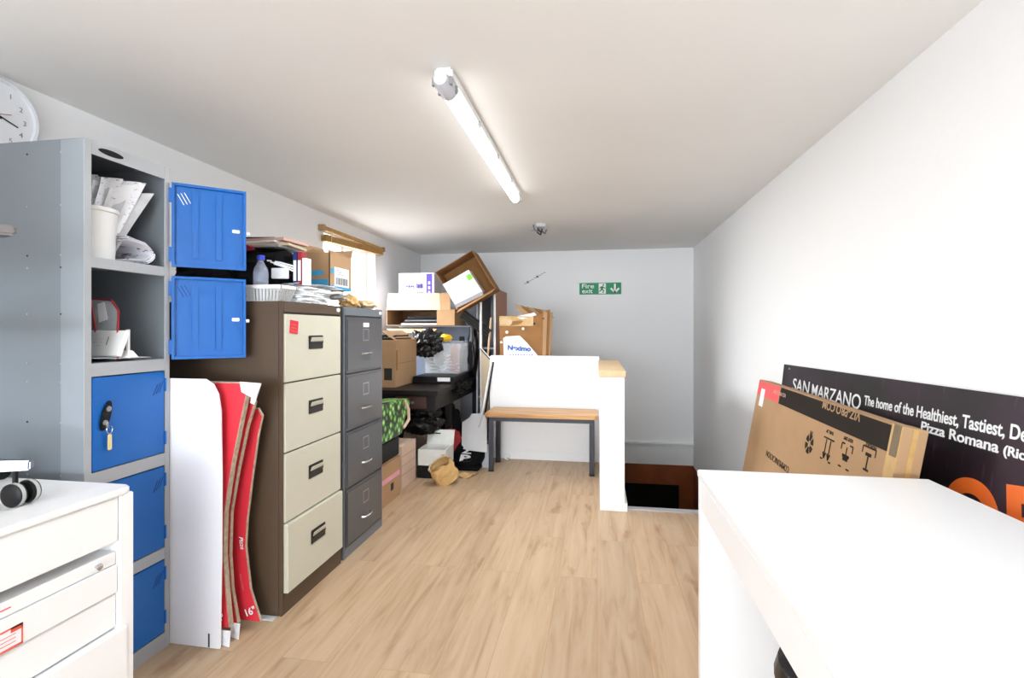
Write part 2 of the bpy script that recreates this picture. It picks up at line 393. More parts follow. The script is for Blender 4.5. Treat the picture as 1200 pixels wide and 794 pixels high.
# ------------------------------------------------------------------ ceiling light, broken fitting, wall clock, sign
lt = thing('ceiling_light', 'long white fluorescent batten fixed on the ceiling with its tube lit', 'light', (-.577, 2.74, ZC))
B(-.612, -.542, 1.87, 3.61, ZC-.045, ZC).build('fixture_body', 'plastic_white', lt, bevel=.008)
g = MB().tube([(-.577, 1.95, ZC-.062), (-.577, 3.60, ZC-.062)], .030, 16); g.build('lit_tube', 'tube_glow', lt, smooth=True)
g = MB().tube([(-.577, 1.835, ZC-.060), (-.577, 1.86, ZC-.062), (-.577, 1.95, ZC-.062)], [.026, .033, .033], 16); g.build('end_cap', mat('endcap', (205, 206, 216), .3), lt, smooth=True)
g = MB().tube([(-.577, 3.60, ZC-.062), (-.577, 3.64, ZC-.062)], [.032, .028], 16); g.build('end_cap', 'endcap', lt, smooth=True)
for y in (1.855, 1.93, 3.62):
    for sx in (-1, 1):
        B(-.577+sx*.033-.006, -.577+sx*.033+.006, y, y+.014, ZC-.075, ZC-.045).build('clip', 'steel', lt)
for y in (2.3, 2.75, 3.2): B(-.541, -.533, y, y+.015, ZC-.06, ZC-.035).build('clip', 'steel', lt)
area('ceiling_light_tube_lamp', (-.577, 2.74, ZC-.1), (0, 0, 0), .06, 1.7, 24, (.93, .97, 1))
bf = thing('ceiling_fitting', 'small grey broken wire fitting left on the ceiling near the back wall', 'fitting', (-.564, 4.88, ZC))
g = MB(); g.M = T(-.564, 4.88, ZC) @ rot(.35); g.box(-.045, .045, -.13, .13, -.032, 0); g.build('base_plate', 'clock_rim', bf, bevel=.003)
for k, (dx, dy) in enumerate(((-.03, -.1), (.0, -.06), (.03, .02), (-.02, .07))):
    g = MB().tube([(-.564+dx, 4.88+dy, ZC-.01), (-.555+dx, 4.89+dy, ZC-.05), (-.53+dx, 4.93+dy, ZC-.065), (-.52+dx, 4.97+dy, ZC-.02)], .007, 6)
    g.build('wire', ('ink_grey', 'ink')[k % 2], bf, smooth=True)
sf = MB()
for k in range(9):
    p = at(616+k*2.8, 332-k*1.6, YB-.004); r = .012 if k in (1, 5) else .003
    sf.box(p.x-.02, p.x+.012, p.y, p.y+.003, p.z-r, p.z+r)
wsc = sf.build('wall_scuff', 'ink_grey', bpy.data.objects['wall_back'])

ck = thing('wall_clock', 'round white wall clock high on the left wall under the ceiling', 'clock', (XL, 1.624, 2.033))
CM = frame((XL, 1.624, 2.033), (0, 1, 0), (0, 0, 1))     # local x along +Y, y up, z = +X
g = MB(); g.M = CM; g.lathe([(.150, 0), (.150, .026), (.143, .034), (.134, .030), (.133, .018)], n=48, close=False); g.build('rim', 'clock_rim', ck, smooth=True)
g = MB(); g.M = CM; g.lathe([(.134, 0), (.134, .018)], n=48); g.build('dial', 'clock_face', ck)
for h in range(1, 13):
    a = PI/2-h*PI/6; s_ = str(h)
    M = CM @ T(math.cos(a)*.101-.008*len(s_), math.sin(a)*.101-.009, .0186)
    text_mb(s_, .028, M).build('numeral', 'ink_grey', ck)
def hand(a, l, wd, m, nm, z):
    g = MB(); g.M = CM @ T(0, 0, z) @ rot(a); g.box(-.02, l, -wd, wd, 0, .0015); g.build(nm, m, ck)
hand(-.33, .078, .0025, 'ink', 'minute_hand', .020); hand(2.4, .05, .003, 'ink', 'hour_hand', .022); hand(.30, .05, .0012, 'red_dark', 'second_hand', .024)

p0 = at(679, 345, YB-.006); p1 = at(728, 331, YB-.006)
sg = thing('exit_sign', 'green and white fire exit sign with a running figure and down arrow', 'sign', ((p0.x+p1.x)/2, YB, 1.64))
x0, x1, z0, z1 = p0.x, p1.x, 1.640, 1.786; Wd = x1-x0; Hh = z1-z0
B(x0, x1, YB-.006, YB, z0, z1).build('sign_board', 'sign_green', sg)
def ST(u, v): return frame((x0+u*Wd, YB-.0068, z0+v*Hh), (1, 0, 0), (0, 0, 1))
text_mb('Fire', .078, ST(.05, .54), bold=.001, width=.15).build('lettering', 'plastic_white', sg)
text_mb('exit', .078, ST(.06, .12), bold=.001, width=.13).build('lettering', 'plastic_white', sg)
B(x0+.465*Wd, x0+.635*Wd, YB-.0075, YB-.006, z0+.06*Hh, z0+.94*Hh).build('door_symbol', 'plastic_white', sg)
g = MB()
def seg(m, a, b, wd, yy=YB-.0085):
    A = Vector((x0+a[0]*Wd, yy, z0+a[1]*Hh)); Bq = Vector((x0+b[0]*Wd, yy, z0+b[1]*Hh)); dd = (Bq-A).normalized(); n = Vector((-dd.z, 0, dd.x))*wd
    m.slab([A-n, Bq-n, Bq+n, A+n], .001)
for a, b, wd in (((.555, .68), (.535, .44), .012), ((.535, .46), (.585, .32), .008), ((.585, .32), (.565, .12), .007), ((.54, .46), (.50, .28), .008), ((.50, .28), (.475, .26), .006),
                 ((.56, .66), (.60, .52), .006), ((.60, .52), (.63, .56), .005), ((.55, .66), (.50, .60), .006), ((.50, .60), (.49, .48), .005)): seg(g, a, b, wd)
g.M = T(x0+.575*Wd, YB-.0078, z0+.80*Hh) @ rot(PI/2, 'X'); g.lathe([(.011, 0), (.011, .001)], n=14); g.M = Matrix()
g.build('running_figure', 'sign_green', sg)
g = MB(); seg(g, (.85, .90), (.85, .20), .011); seg(g, (.75, .52), (.86, .12), .011); seg(g, (.95, .52), (.84, .12), .011); g.build('arrow', 'plastic_white', sg)

# ------------------------------------------------------------------ window blind
bl = thing('window_blind', 'wooden slatted blind pulled up to the top of the left window', 'blind', (XL, 4.58, 2.0))
B(XL+.002, XL+.045, 3.97, 5.20, 2.042, 2.075).build('head_rail', 'blind_wood', bl, bevel=.003)
for k in range(6):
    g = MB(); z = 1.948+k*.0095
    q = [(XL+.008, 4.0, z), (XL+.055, 4.0, z), (XL+.055, 5.17, z+.045), (XL+.008, 5.17, z+.045)]
    g.slab(q, .006); g.build('slat', 'blind_wood', bl)
for y in (4.1, 4.5, 5.08): B(XL+.044, XL+.047, y, y+.02, 2.0, 2.045).build('cord', 'label_cream', bl)
for y in (3.97, 5.19): B(XL+.002, XL+.058, y-.008, y+.022, 2.035, 2.082).build('bracket', 'cardboard', bl, bevel=.003)
MB().tube([(XL+.06, 4.08, 2.04), (XL+.062, 4.08, 1.75), (XL+.06, 4.085, 1.55)], .003, 6).build('pull_cord', 'label_cream', bl)

# ------------------------------------------------------------------ locker
LX, LY0, LY1, LT = -1.615, 1.385, 1.712, 1.812
LB = -2.30
lk = thing('locker', 'tall grey metal locker with blue doors, its top two doors swung open', 'locker', ((LX+LB)/2, (LY0+LY1)/2, 0))
g = B(LB, LX, LY0, LY0+.004, 0, LT); g.box(LB, LX, LY1-.004, LY1, 0, LT); g.box(LB, LB+.004, LY0+.0045, LY1-.0045, 0, LT)
g.box(LB+.0045, LX, LY0+.0045, LY1-.0045, LT-.004, LT); g.build('carcass', 'locker_grey', lk)
FW = .018
g = MB(); g.box(LX+.0004, LX+.004, LY0-.001, LY0+.022, 0, LT+.001); g.box(LX+.0004, LX+.004, LY1-.02, LY1+.001, 0, LT+.001)
g.box(LX+.0004, LX+.004, LY0+.0225, LY1-.0205, 1.768, LT+.001); g.box(LX+.0004, LX+.004, LY0+.0225, LY1-.0205, 0, .058); g.build('front_frame', 'locker_front', lk)
SH = [(1.402, 1.436), (1.047, 1.090), (.690, .735), (.337, .379)]
for a, b in SH:
    g = B(LX-.02, LX+.0035, LY0+.0225, LY1-.0205, a, b); g.box(LB+.0045, LX-.0205, LY0+.0045, LY1-.0045, b-.006, b); g.build('shelf', 'locker_front', lk)
B(LX-.085, LX, LY0-.0012, LY0-.0002, .002, LT-.002).build('corner_flange', mat('flange_grey', (140, 147, 154), .45), lk)
g = MB(); g.M = T(LX+.0045, 1.475, 1.790) @ rot(PI/2, 'Y'); 
g._add([(.010*math.sin(t*PI/12), .045*math.cos(t*PI/12), z) for z in (0, .001) for t in range(24)], [tuple(range(24)), tuple(range(24, 48))[::-1]]+[(i, (i+1) % 24, 24+(i+1) % 24, 24+i) for i in range(24)])
g.build('badge', 'void', lk, label='black oval badge')
for zz in (1.77, 1.60, 1.44, 1.40, 1.25, 1.09, 1.03, .90, .73):
    for xx in (-1.70, -1.83, -2.02, -2.2):
        q = MB(); q.M = T(xx, LY0-.001, zz) @ rot(PI/2, 'X'); q.lathe([(.0035, 0), (.0025, .0012)], n=8); q.build('rivet', ('steel', 'ink')[(int(zz*100)+int(xx*100)) % 3 == 0], lk)
def closed_door(z0, z1, lock=True):
    dd = B(LX-.004, LX+.006, LY0+.024, LY1-.024, z0, z1).build('door', 'locker_blue', lk, bevel=.002)
    for k in range(3):
        yy = LY1-.075+k*.012
        MB().slab([(LX+.0062, yy, z1-.085+k*.004), (LX+.0062, yy+.003, z1-.085+k*.004), (LX+.0062, yy+.022, z1-.045+k*.004), (LX+.0062, yy+.019, z1-.045+k*.004)], .0005).build('vent_slot', 'ink_blue_dark', dd)
    for zz in (z0+.03, z1-.075): B(LX+.003, LX+.009, LY1-.026, LY1-.017, zz, zz+.05).build('hinge', 'locker_blue', dd, bevel=.001)
    return dd
mat('ink_blue_dark', (0, 40, 110), .6)
d3 = closed_door(.738, 1.043); d4 = closed_door(.383, .686); d5 = closed_door(.062, .333)
# oval lock plate
c = Vector((LX+.0065, 1.452, .915)); g = MB(); g.M = T(*c) @ frame((0, 0, 0), (0, 1, 0), (0, 0, 1)) @ rot(-.28)
g.prism([(.017*math.cos(t*PI/14), .050*math.sin(t*PI/14)) for t in range(28)], 0, .006); g.build('lock_plate', 'black', d3, bevel=.002)
for dz_ in (.022, -.022):
    q = MB(); q.M = T(LX+.0125, 1.452+dz_*.28, .915+dz_) @ rot(PI/2, 'Y'); q.lathe([(.009, 0), (.009, .003)], n=16); q.build('lock_barrel', 'steel', d3)
ky = thing('key_ring', 'small keys on a ring with a beige fob hanging from the locker door', 'keys', (LX+.02, 1.458, .80))
g = MB(); g.tube([(LX+.017, 1.458+.010*math.cos(t*PI/8), .868+.013*math.sin(t*PI/8)) for t in range(17)], .0012, 6, cap=False); g.build('ring', 'chrome', ky, smooth=True)
g = B(LX+.014, LX+.020, 1.446, 1.4475+.005, .875, .895); g.build('key', 'steel', ky, bevel=.001)
B(LX+.013, LX+.019, 1.451, 1.467, .800, .853).build('fob', 'label_cream', ky, bevel=.003)
# open doors, hinged at the far side
def open_door(z0, z1, ang):
    H = Vector((LX+.008, LY1-.006, 0)); wd = .262
    ux = Vector((math.cos(ang), math.sin(ang), 0)); nn = Vector((math.sin(ang), -math.cos(ang), 0))   # nn faces the camera side (inner face)
    M = Matrix(((ux.x, 0, nn.x, H.x), (ux.y, 0, nn.y, H.y), (0, 1, 0, 0), (0, 0, 0, 1)))      # local x along the door, y up, z toward viewer
    g = MB(); g.M = M; g.box(.008, wd, z0, z1, -.014, -.011); 
    for a in ((.008, .018, z0, z1), (wd-.010, wd, z0, z1), (.018, wd-.010, z0, z0+.010), (.018, wd-.010, z1-.010, z1)): g.box(a[0], a[1], a[2], a[3], -.011, .004)
    dd = g.build('door', 'locker_blue', lk, bevel=.001)
    g = MB(); g.M = M
    for a in (.075, .155): g.box(a, a+.022, z0+.035, z1-.035, -.011, -.005)
    g.box(.097, .155, z0+.033, z1-.06, -.0112, -.0095)
    g.build('stiffener', 'locker_blue', dd, bevel=.0015)
    for k in range(3):
        g = MB(); g.M = M; xx = .026+k*.011
        g.slab([(xx, z1-.04+k*.004, -.0105), (xx+.003, z1-.04+k*.004, -.0105), (xx+.024, z1-.08+k*.004, -.0105), (xx+.021, z1-.08+k*.004, -.0105)], .0006)
        g.build('vent_slot', ('paper_white' if z1 > 1.5 else 'ink_blue_dark'), dd)
    zc = (z0+z1)/2-.005
    g = MB(); g.M = M; g.box(.212, .240, zc-.007, zc+.007, -.011, -.002); g.build('latch', 'chrome', dd, bevel=.002)
    g = MB(); g.M = M; g.tube([(wd, zc-.005, -.006), (wd+.013, zc-.005, -.006)], .007, 12); g.build('latch_bolt', 'plastic_white', dd, smooth=True)
    for zz in (z0+.02, z1-.075):
        g = MB(); g.M = M; g.box(-.004, .010, zz, zz+.055, -.012, -.004); g.build('hinge', 'locker_blue', dd)
open_door(1.441, 1.762, math.radians(43)); open_door(1.086, 1.405, math.radians(45))
# contents of the locker, upper compartment
bk = thing('bucket', 'white plastic tub of paper sheets in the top locker compartment', 'bucket', (-1.735, 1.503, 1.437))
g = MB(); g.lathe([(.0, 0), (.074, 0), (.083, .165), (.088, .167), (.088, .180), (.080, .180), (.071, .006), (0, .006)], (-1.735, 1.503, 1.437), 32, close=False); g.build('tub', 'plastic_white', bk, smooth=True)
for k in range(9):
    a = -.7+k*.17; cx, cy = -1.77+.009*k, 1.462+.010*k; L = .27+.02*math.sin(k*2.1)
    ln = .05+.045*k/2
    b0 = Vector((cx-.02, cy-.02, 1.455)); u = Vector((.03, .055, 0)); t = Vector((.012*k/4+.01, ln*.45, L)); 
    g = MB().sheet([b0-u*.6, b0+u*.6, b0+u*1.0+t, b0-u*1.1+t*.98], 8, 8, .001, curl=.012, seed=k*3.1, amp=.02)
    tag(g.build('paper_sheet', ('paper_white', 'printed_sheet', 'paper_grey')[k % 3], smooth=True), 'loose paper sheet standing in the white tub in the locker', 'paper', 'paper sheets in the locker tub')
for k in range(3):      # curled magazines
    z = 1.438+.002+k*.004; path = []
    top = []
    R = .030-.006*k
    prof = [(-1.70, 1.585)]
    g = MB(); n = 14; pts = []
    for i in range(n+1):
        t = i/n
        pts.append((1.565+.0*t+.105*t+.0, z+.018*(t**2)) if t < .6 else (1.565+.105*.6+.045*math.sin((t-.6)/.4*PI*.9), z+.0065+.072*(t-.6)/.4-.010*k))
    pts2 = pts+[(1.60-.03*k*0, z+.085-.010*k), (1.56, z+.092-.012*k)]
    q = []
    for (yy, zz) in pts2: q.append((yy, zz))
    vs = []; fs = []
    for i, (yy, zz) in enumerate(q):
        for xx in (-1.84, -1.645+.006*k): vs.append((xx, yy, zz)); vs.append((xx, yy-.002, zz+.0025))
    for i in range(len(q)-1):
        a, b2 = 4*i, 4*i+4
        fs += [(a, a+2, b2+2, b2), (a+1, b2+1, b2+3, a+3), (a, b2, b2+1, a+1), (a+2, a+3, b2+3, b2+2)]
    fs += [(0, 1, 3, 2), (4*len(q)-4, 4*len(q)-2, 4*len(q)-1, 4*len(q)-3)]
    g._add(vs, fs)
    tag(g.build('magazine', ('flyer_sheet', 'printed_sheet', 'flyer_sheet')[k], smooth=True), 'curled printed magazine beside the white tub in the locker', 'magazine', 'curled magazines in the locker')
# lower open compartment
rf = thing('display_case', 'clear plastic case with a red edge in the second locker compartment', 'case', (-1.76, 1.50, 1.092))
c = [(-1.765, 1.488), (-1.765, 1.575)]
def lk2(px, py, Y=1.53): return at(px, py, Y)
P = [lk2(112, 386), lk2(106, 350), lk2(131, 352), lk2(139, 364), lk2(138, 388)]
bot0, bot1 = Vector((P[0].x, 1.53, 1.094)), Vector((P[4].x, 1.53, 1.094))
MB().tube([bot0, P[0], P[1], P[2], P[3], P[4], bot1], .0035, 8).build('red_edging', 'red_dark', rf)
g = MB(); g._add([p+Vector((0, dy, 0)) for dy in (0, .003) for p in (bot0, P[0], P[1], P[2], P[3], P[4], bot1)], [tuple(range(7)), tuple(range(13, 6, -1))]+[(i, (i+1) % 7, 7+(i+1) % 7, 7+i) for i in range(7)])
g.build('clear_panel', 'clear', rf)
q = [lk2(114, 356, 1.526), lk2(122, 354, 1.526), lk2(126, 374, 1.526), lk2(116, 378, 1.526)]
MB().slab(q, .001).build('white_card', 'paper_white', rf)
g = MB(); a0 = at(98, 386, 1.50); a1 = at(137, 386, 1.50)
q = thing('leaflet_box', 'white box of printed leaflets leaning in the second locker compartment', 'box', (-1.70, 1.50, 1.11))
g.slab([(a0.x-.03, 1.50, 1.110), (a1.x, 1.50, 1.112), (a1.x+.004, 1.53, 1.197), (a0.x-.03, 1.53, 1.199)], -.018); g.build('box_body', 'plastic_white', q, bevel=.001)
M = frame((a0.x+.014, 1.4975, 1.118), (1, 0, 0), (0, .33, 1))
for i in range(4):
    g = MB(); g.M = M; g.box(.0, .05, .012+i*.013, .016+i*.013, 0, .0006); g.build('printed_line', 'printed_sheet', q)
g = MB(); g.M = M; g.box(.068, .071, .03, .06, 0, .0008); g.build('printed_line', 'ink_grey', q)
g = MB(); g.M = M; g._add([(-.035, -.004, .001), (.0, -.004, .001), (-.035, .02, .001), (-.035, -.004, 0), (0, -.004, 0), (-.035, .02, 0)], [(0, 1, 2), (5, 4, 3), (0, 1, 4, 3), (1, 2, 5, 4), (2, 0, 3, 5)]); g.build('blue_corner', 'cyan', q)
tag(MB().sheet([(-1.9, 1.42, 1.096), (-1.63, 1.42, 1.100), (-1.63, 1.65, 1.096), (-1.9, 1.62, 1.096)], 10, 6, .001, curl=.004, seed=4, amp=.006).build('paper_sheet', 'paper_white', smooth=True), 'flat white sheet lying under the leaflet box in the locker', 'paper')
w_ = thing('white_bracket', 'small white upright plastic bracket beside the leaflet box in the locker', 'bracket', (-1.665, 1.575, 1.098))
a = at(150, 386, 1.56)
MB().tube([(a.x, 1.56, 1.10), (a.x, 1.56, 1.20)], .006, 8).build('stem', 'plastic_white', w_, smooth=True)
MB().hexa([(a.x-.02, 1.54, 1.101), (a.x+.028, 1.54, 1.101), (a.x+.028, 1.58, 1.101), (a.x-.02, 1.58, 1.101)], [(a.x-.012, 1.55, 1.127), (a.x+.012, 1.55, 1.127), (a.x+.012, 1.57, 1.127), (a.x-.012, 1.57, 1.127)]).build('foot', 'plastic_white', w_, bevel=.003)

# ------------------------------------------------------------------ filing cabinets
def cabinet(name, label, x0, x1, y0, y1, h, body_m, drawer_m, style):
    t = thing(name, label, 'filing cabinet', ((x0+x1)/2, (y0+y1)/2, 0))
    g = B(x0, x1-.012, y0, y1, 0, h); g.build('body', body_m, t, bevel=.003)
    g = MB(); e = .013; g.box(x1-.012, x1, y0, y0+e, 0, h); g.box(x1-.012, x1, y1-e, y1, 0, h); g.box(x1-.012, x1, y0+e, y1-e, h-.045, h)
    g.box(x1-.012, x1, y0+e, y1-e, 0, .055 if style == 'grey' else .085); g.build('front_frame', 'cab_grey_edge' if style == 'grey' else body_m, t, bevel=.0015)
    lo = .06 if style == 'grey' else .09; hi = h-.048; n = 4; dh = (hi-lo)/n
    for k in range(n):
        a, b = lo+k*dh, lo+(k+1)*dh-.006
        px = .012 if (style == 'brown' and k == 0) else 0
        d = B(x1-.010, x1+.006+px, y0+e+.002, y1-e-.002, a, b).build('drawer', drawer_m, t, bevel=.003)
        X = x1+.006+px; yc = (y0+y1)/2
        if style == 'brown':
            B(X-.001, X+.004, yc-.06, yc+.06, b-.155, b-.105+.012).build('handle_surround', 'handle_black', d, bevel=.002)
            MB().slab([(X+.004, yc-.050, b-.120), (X+.004, yc+.050, b-.120), (X+.010, yc+.050, b-.101), (X+.010, yc-.050, b-.101)], .002).build('card_holder', 'cab_cream', d)
            B(X+.002, X+.010, yc-.052, yc+.052, b-.128, b-.122).build('handle', 'handle_black', d)
        else:
            g = MB(); w2, h2 = .036, .028; zc = b-.095
            for q in ((-w2, w2, zc+h2, zc+h2+.006), (-w2, w2, zc-h2-.006, zc-h2), (-w2, -w2+.006, zc-h2, zc+h2), (w2-.006, w2, zc-h2, zc+h2)): g.box(X, X+.004, yc+q[0], yc+q[1], q[2], q[3])
            g.build('label_holder', 'steel', d)
            g = MB(); zh = b-.20; g.tube([(X-.002, yc-.048, zh), (X+.018, yc-.043, zh+.002), (X+.026, yc-.02, zh+.004), (X+.026, yc+.02, zh+.004), (X+.018, yc+.043, zh+.002), (X-.002, yc+.048, zh)], [.008, .006, .006, .006, .006, .008], 8)
            g.build('handle', 'chrome', d, smooth=True)
            g = B(X-.001, X+.0035, y0+e+.012, y1-e-.012, a+.012, b-.012); g.build('drawer_panel', drawer_m, d, bevel=.003)
            if k == 3: B(X+.003, X+.006, yc-.034, yc+.034, b-.052, b-.028).build('paper_label', 'paper_white', d)
        if style == 'brown' and k == 3:
            g = MB(); g.M = T(X+.001, y0+.075, b-.055) @ rot(-.12, 'X'); g.box(0, .0015, -.030, .030, -.028, .028); s_ = g.build('sticker', 'red', d)
            for q in range(3):
                g = MB(); g.M = T(X+.0028, y0+.075, b-.045-q*.014) @ rot(-.12, 'X'); g.box(0, .0005, -.020, .020+.004*q-.006, -.002, .002); g.build('printed_line', 'coral', s_)
    g = MB(); g.M = T(x1, y1-.035, h-.022) @ rot(PI/2, 'Y'); g.lathe([(.010, 0), (.010, .008), (.007, .010)], n=16); g.build('lock', 'plastic_white', t)
    return t
cabinet('filing_cabinet', 'brown four-drawer filing cabinet with cream drawer fronts and a red sticker', -1.925, -1.30, 1.952, 2.452, 1.32, 'cab_brown', 'cab_cream', 'brown')
cabinet('filing_cabinet', 'dark grey four-drawer filing cabinet with chrome handles beside the brown one', -1.925, -1.30, 2.480, 2.962, 1.32, 'cab_grey', 'cab_grey', 'grey')

# ------------------------------------------------------------------ flattened pizza boxes between locker and cabinet
def bowed(name, label, cat, group, edge, Y0, Y1, xl, th, face_m, back_m, marks=()):
    # edge: list of (px, py) on the free right edge from top to bottom; Y goes from Y0 (top) to Y1 (bottom)
    n = len(edge); pts = []
    for i, (px, py) in enumerate(edge):
        Y = Y0+(Y1-Y0)*i/(n-1); pts.append(at(px, py, Y))
    pts[-1].z = max(pts[-1].z, .001)
    t = thing(name, label, cat, (pts[-1].x-.12, pts[-1].y, 0), group)
    g = MB(); vs = []; fs = []
    for i, p in enumerate(pts):
        zl = p.z if i else p.z+.012
        for x in (xl, p.x-.02, p.x):
            zz = p.z if x != p.x or i else p.z-.03
            vs += [(x, p.y+(.006 if x == xl else 0), zz), (x, p.y+th+(.006 if x == xl else 0), zz)]
    for i in range(n-1):
        a, b = 6*i, 6*i+6
        for k in (0, 2): fs += [(a+k, a+k+2, b+k+2, b+k), (a+k+1, b+k+1, b+k+3, a+k+3)]
        fs += [(a+4, a+5, b+5, b+4), (a, b, b+1, a+1)]
    e = 6*(n-1); fs += [(0, 1, 3, 2), (2, 3, 5, 4), (e, e+2, e+3, e+1), (e+2, e+4, e+5, e+3)]
    g._add(vs, fs); g.build('cardboard_sheet', back_m, t)
    if face_m:
        vs = []; fs = []
        for i, p in enumerate(pts):
            zz = p.z-(.004 if i == 0 else 0)
            for x in (xl, p.x-.022, p.x-.004):
                z2 = zz if x != p.x-.004 or i else zz-.03
                vs += [(x, p.y-.0012+(.006 if x == xl else 0), z2), (x, p.y+.0004+(.006 if x == xl else 0), z2)]
        fs = []
        for i in range(n-1):
            a, b = 6*i, 6*i+6
            for k in (0, 2): fs += [(a+k, a+k+2, b+k+2, b+k), (a+k+1, b+k+1, b+k+3, a+k+3)]
            fs += [(a+4, a+5, b+5, b+4), (a, b, b+1, a+1)]
        fs += [(0, 1, 3, 2), (2, 3, 5, 4), (e, e+2, e+3, e+1), (e+2, e+4, e+5, e+3)]
        MB()._add(vs, fs).build('red_print', face_m, t)
    return t
G = 'flattened pizza boxes beside the brown cabinet'
wp = thing('flat_box', 'large white flattened box with a curled top corner, standing against the locker', 'flattened box', (-1.62, 1.722, 0), G)
edge = [(240, 444), (249, 450), (255, 462), (258, 482), (259, 560), (258.5, 660), (257, 760)]
pts = [at(px, py, 1.716) for px, py in edge]; pts[-1].z = .001
g = MB(); n = len(pts); zt = pts[0].z
vs = [(p.x, 1.716, p.z) for p in pts]+[(-2.02, 1.722, .001), (-2.02, 1.722, zt)]
m_ = len(vs); vs2 = [(x, y+.009, z) for x, y, z in vs]
g._add(vs+vs2, [tuple(range(m_)), tuple(range(2*m_-1, m_-1, -1))]+[(i, (i+1) % m_, m_+(i+1) % m_, m_+i) for i in range(m_)])
g.build('cardboard_sheet', mat('white_card', (240, 241, 247), .8, noise_amt=.02, noise_scale=3), wp)
B(-1.447, -1.441, 1.7145, 1.7163, .004, .055).build('torn_slit', 'ink', wp)
bowed('flat_box', 'red flattened pizza box with torn white top corner, nearest behind the white one', 'flattened box', G,
      [(290, 448), (283, 490), (272, 545), (263.5, 600), (262, 650), (265, 690), (269, 735)], 1.765, 1.752, -2.0, .022, 'red', 'kraft_edge')
bowed('flat_box', 'red flattened pizza box, second of the red ones, with ragged brown edge', 'flattened box', G,
      [(299, 462), (290, 500), (279.5, 550), (271, 600), (269.5, 650), (272, 690), (279, 730)], 1.815, 1.80, -2.0, .014, 'red', 'kraft_edge')
bowed('flat_box', 'red flattened pizza box nearest the brown cabinet, bowed, with white lettering', 'flattened box', G,
      [(308, 478), (303, 510), (296, 560), (290, 610), (288.5, 640), (294, 690), (306, 728)], 1.875, 1.862, -2.0, .008, 'red', 'kraft_edge')
fb = [o for o in COL.objects if o.name.startswith('flat_box') and o.type == 'EMPTY']
p = at(288, 722, 1.858); text_mb('16"', .040, frame((p.x, 1.8555, p.z), (.8, 0, .35), (-.35, 0, .8)), bold=.0006).build('lettering', 'paper_white', fb[3])
p = at(280, 628, 1.862); M = frame((p.x, 1.8605, p.z), (.18, 0, -1), (1, 0, .18)); text_mb('Pizza', .026, M, shear=.4).build('lettering', 'paper_white', fb[3])
p = at(281, 672, 1.862); M = frame((p.x, 1.8595, p.z), (.22, 0, -1), (1, 0, .22)); g = MB(); g.M = M
for k in range(9): g.box(k*.0075, k*.0075+.005, 0, .007, 0, .0005)
g.build('lettering', 'coral', fb[3])
p = at(260, 728, 1.752); text_mb('16"', .032, frame((p.x, 1.7495, p.z), (.2, 0, 1), (-1, 0, .2)), bold=.0006).build('lettering', 'paper_white', fb[1])
q = [at(281, 447, 1.762), at(306, 449, 1.762), at(299, 468, 1.762), at(283, 459, 1.762)]
MB().slab([Vector(v)+Vector((0, -.001, 0)) for v in q], .002).build('torn_corner', 'paper_white', fb[1])
q = [at(296, 449, 1.80), at(306, 450, 1.80), at(298, 474, 1.80), at(293, 472, 1.80)]
MB().slab(q, .002).build('torn_corner', 'paper_white', fb[2])
for i, (px0, px1, Y) in enumerate(((258, 270, 1.745), (271, 281, 1.795))):
    a = at(px0, 735, Y); b = at(px1, 735, Y)
    MB().slab([(a.x, Y, .001), (b.x+.005, Y-.012, .001), (b.x+.002, Y, .055), (a.x, Y, .055)], .003).build('bottom_flap', 'paper_white', fb[1+i])
tag(B(-1.40, -1.318, 1.915, 1.945, .001, .006).build('card_scrap', 'paper_grey'), 'scrap of white card on the floor at the brown cabinet corner', 'card')

# ------------------------------------------------------------------ things on top of the brown cabinet
CT = 1.32
bs = thing('basket', 'shallow white ribbed plastic basket at the front corner of the brown cabinet', 'basket', (-1.53, 2.08, CT))
g = MB(); x0, x1, y0, y1 = -1.76, -1.318, 1.965, 2.085
g.hexa([(x0+.03, y0+.02, CT), (x1-.02, y0+.02, CT), (x1-.02, y1-.02, CT), (x0+.03, y1-.02, CT)], [(x0+.03, y0+.02, CT+.004), (x1-.02, y0+.02, CT+.004), (x1-.02, y1-.02, CT+.004), (x0+.03, y1-.02, CT+.004)])
g.build('base', 'plastic_white', bs)
for (a, b, nm) in (((x0, y0), (x1, y0), 's'), ((x1, y0), (x1, y1), 's'), ((x1, y1), (x0, y1), 's'), ((x0, y1), (x0, y0), 's')):
    cx, cy = (x0+x1)/2, (y0+y1)/2
    ins = lambda p_: (p_[0]+(.022 if p_[0] < cx else -.018), p_[1]+(.016 if p_[1] < cy else -.016))
    a2, b2 = ins(a), ins(b); L_ = (Vector(b)-Vector(a)).length; n = int(L_/.016); gg = MB()
    for k in range(n):
        t0 = (k+.15)/n; t1 = (k+.8)/n
        gg._add([(a2[0]+(b2[0]-a2[0])*t0, a2[1]+(b2[1]-a2[1])*t0, CT+.002), (a2[0]+(b2[0]-a2[0])*t1, a2[1]+(b2[1]-a2[1])*t1, CT+.002),
                 (a[0]+(b[0]-a[0])*t1, a[1]+(b[1]-a[1])*t1, CT+.056), (a[0]+(b[0]-a[0])*t0, a[1]+(b[1]-a[1])*t0, CT+.056)], [(0, 1, 2, 3)])
    bmesh.ops.solidify(gg.bm, geom=gg.bm.faces[:], thickness=.003)
    gg.build('ribbed_side', 'plastic_white', bs)
g = MB()
g.box(x0-.004, x1+.004, y0-.004, y0+.010, CT+.054, CT+.070); g.box(x0-.004, x1+.004, y1-.010, y1+.004, CT+.054, CT+.070)
g.box(x0-.004, x0+.010, y0, y1, CT+.054, CT+.070); g.box(x1-.010, x1+.004, y0, y1, CT+.054, CT+.070); g.build('rim', 'plastic_white', bs, bevel=.002)
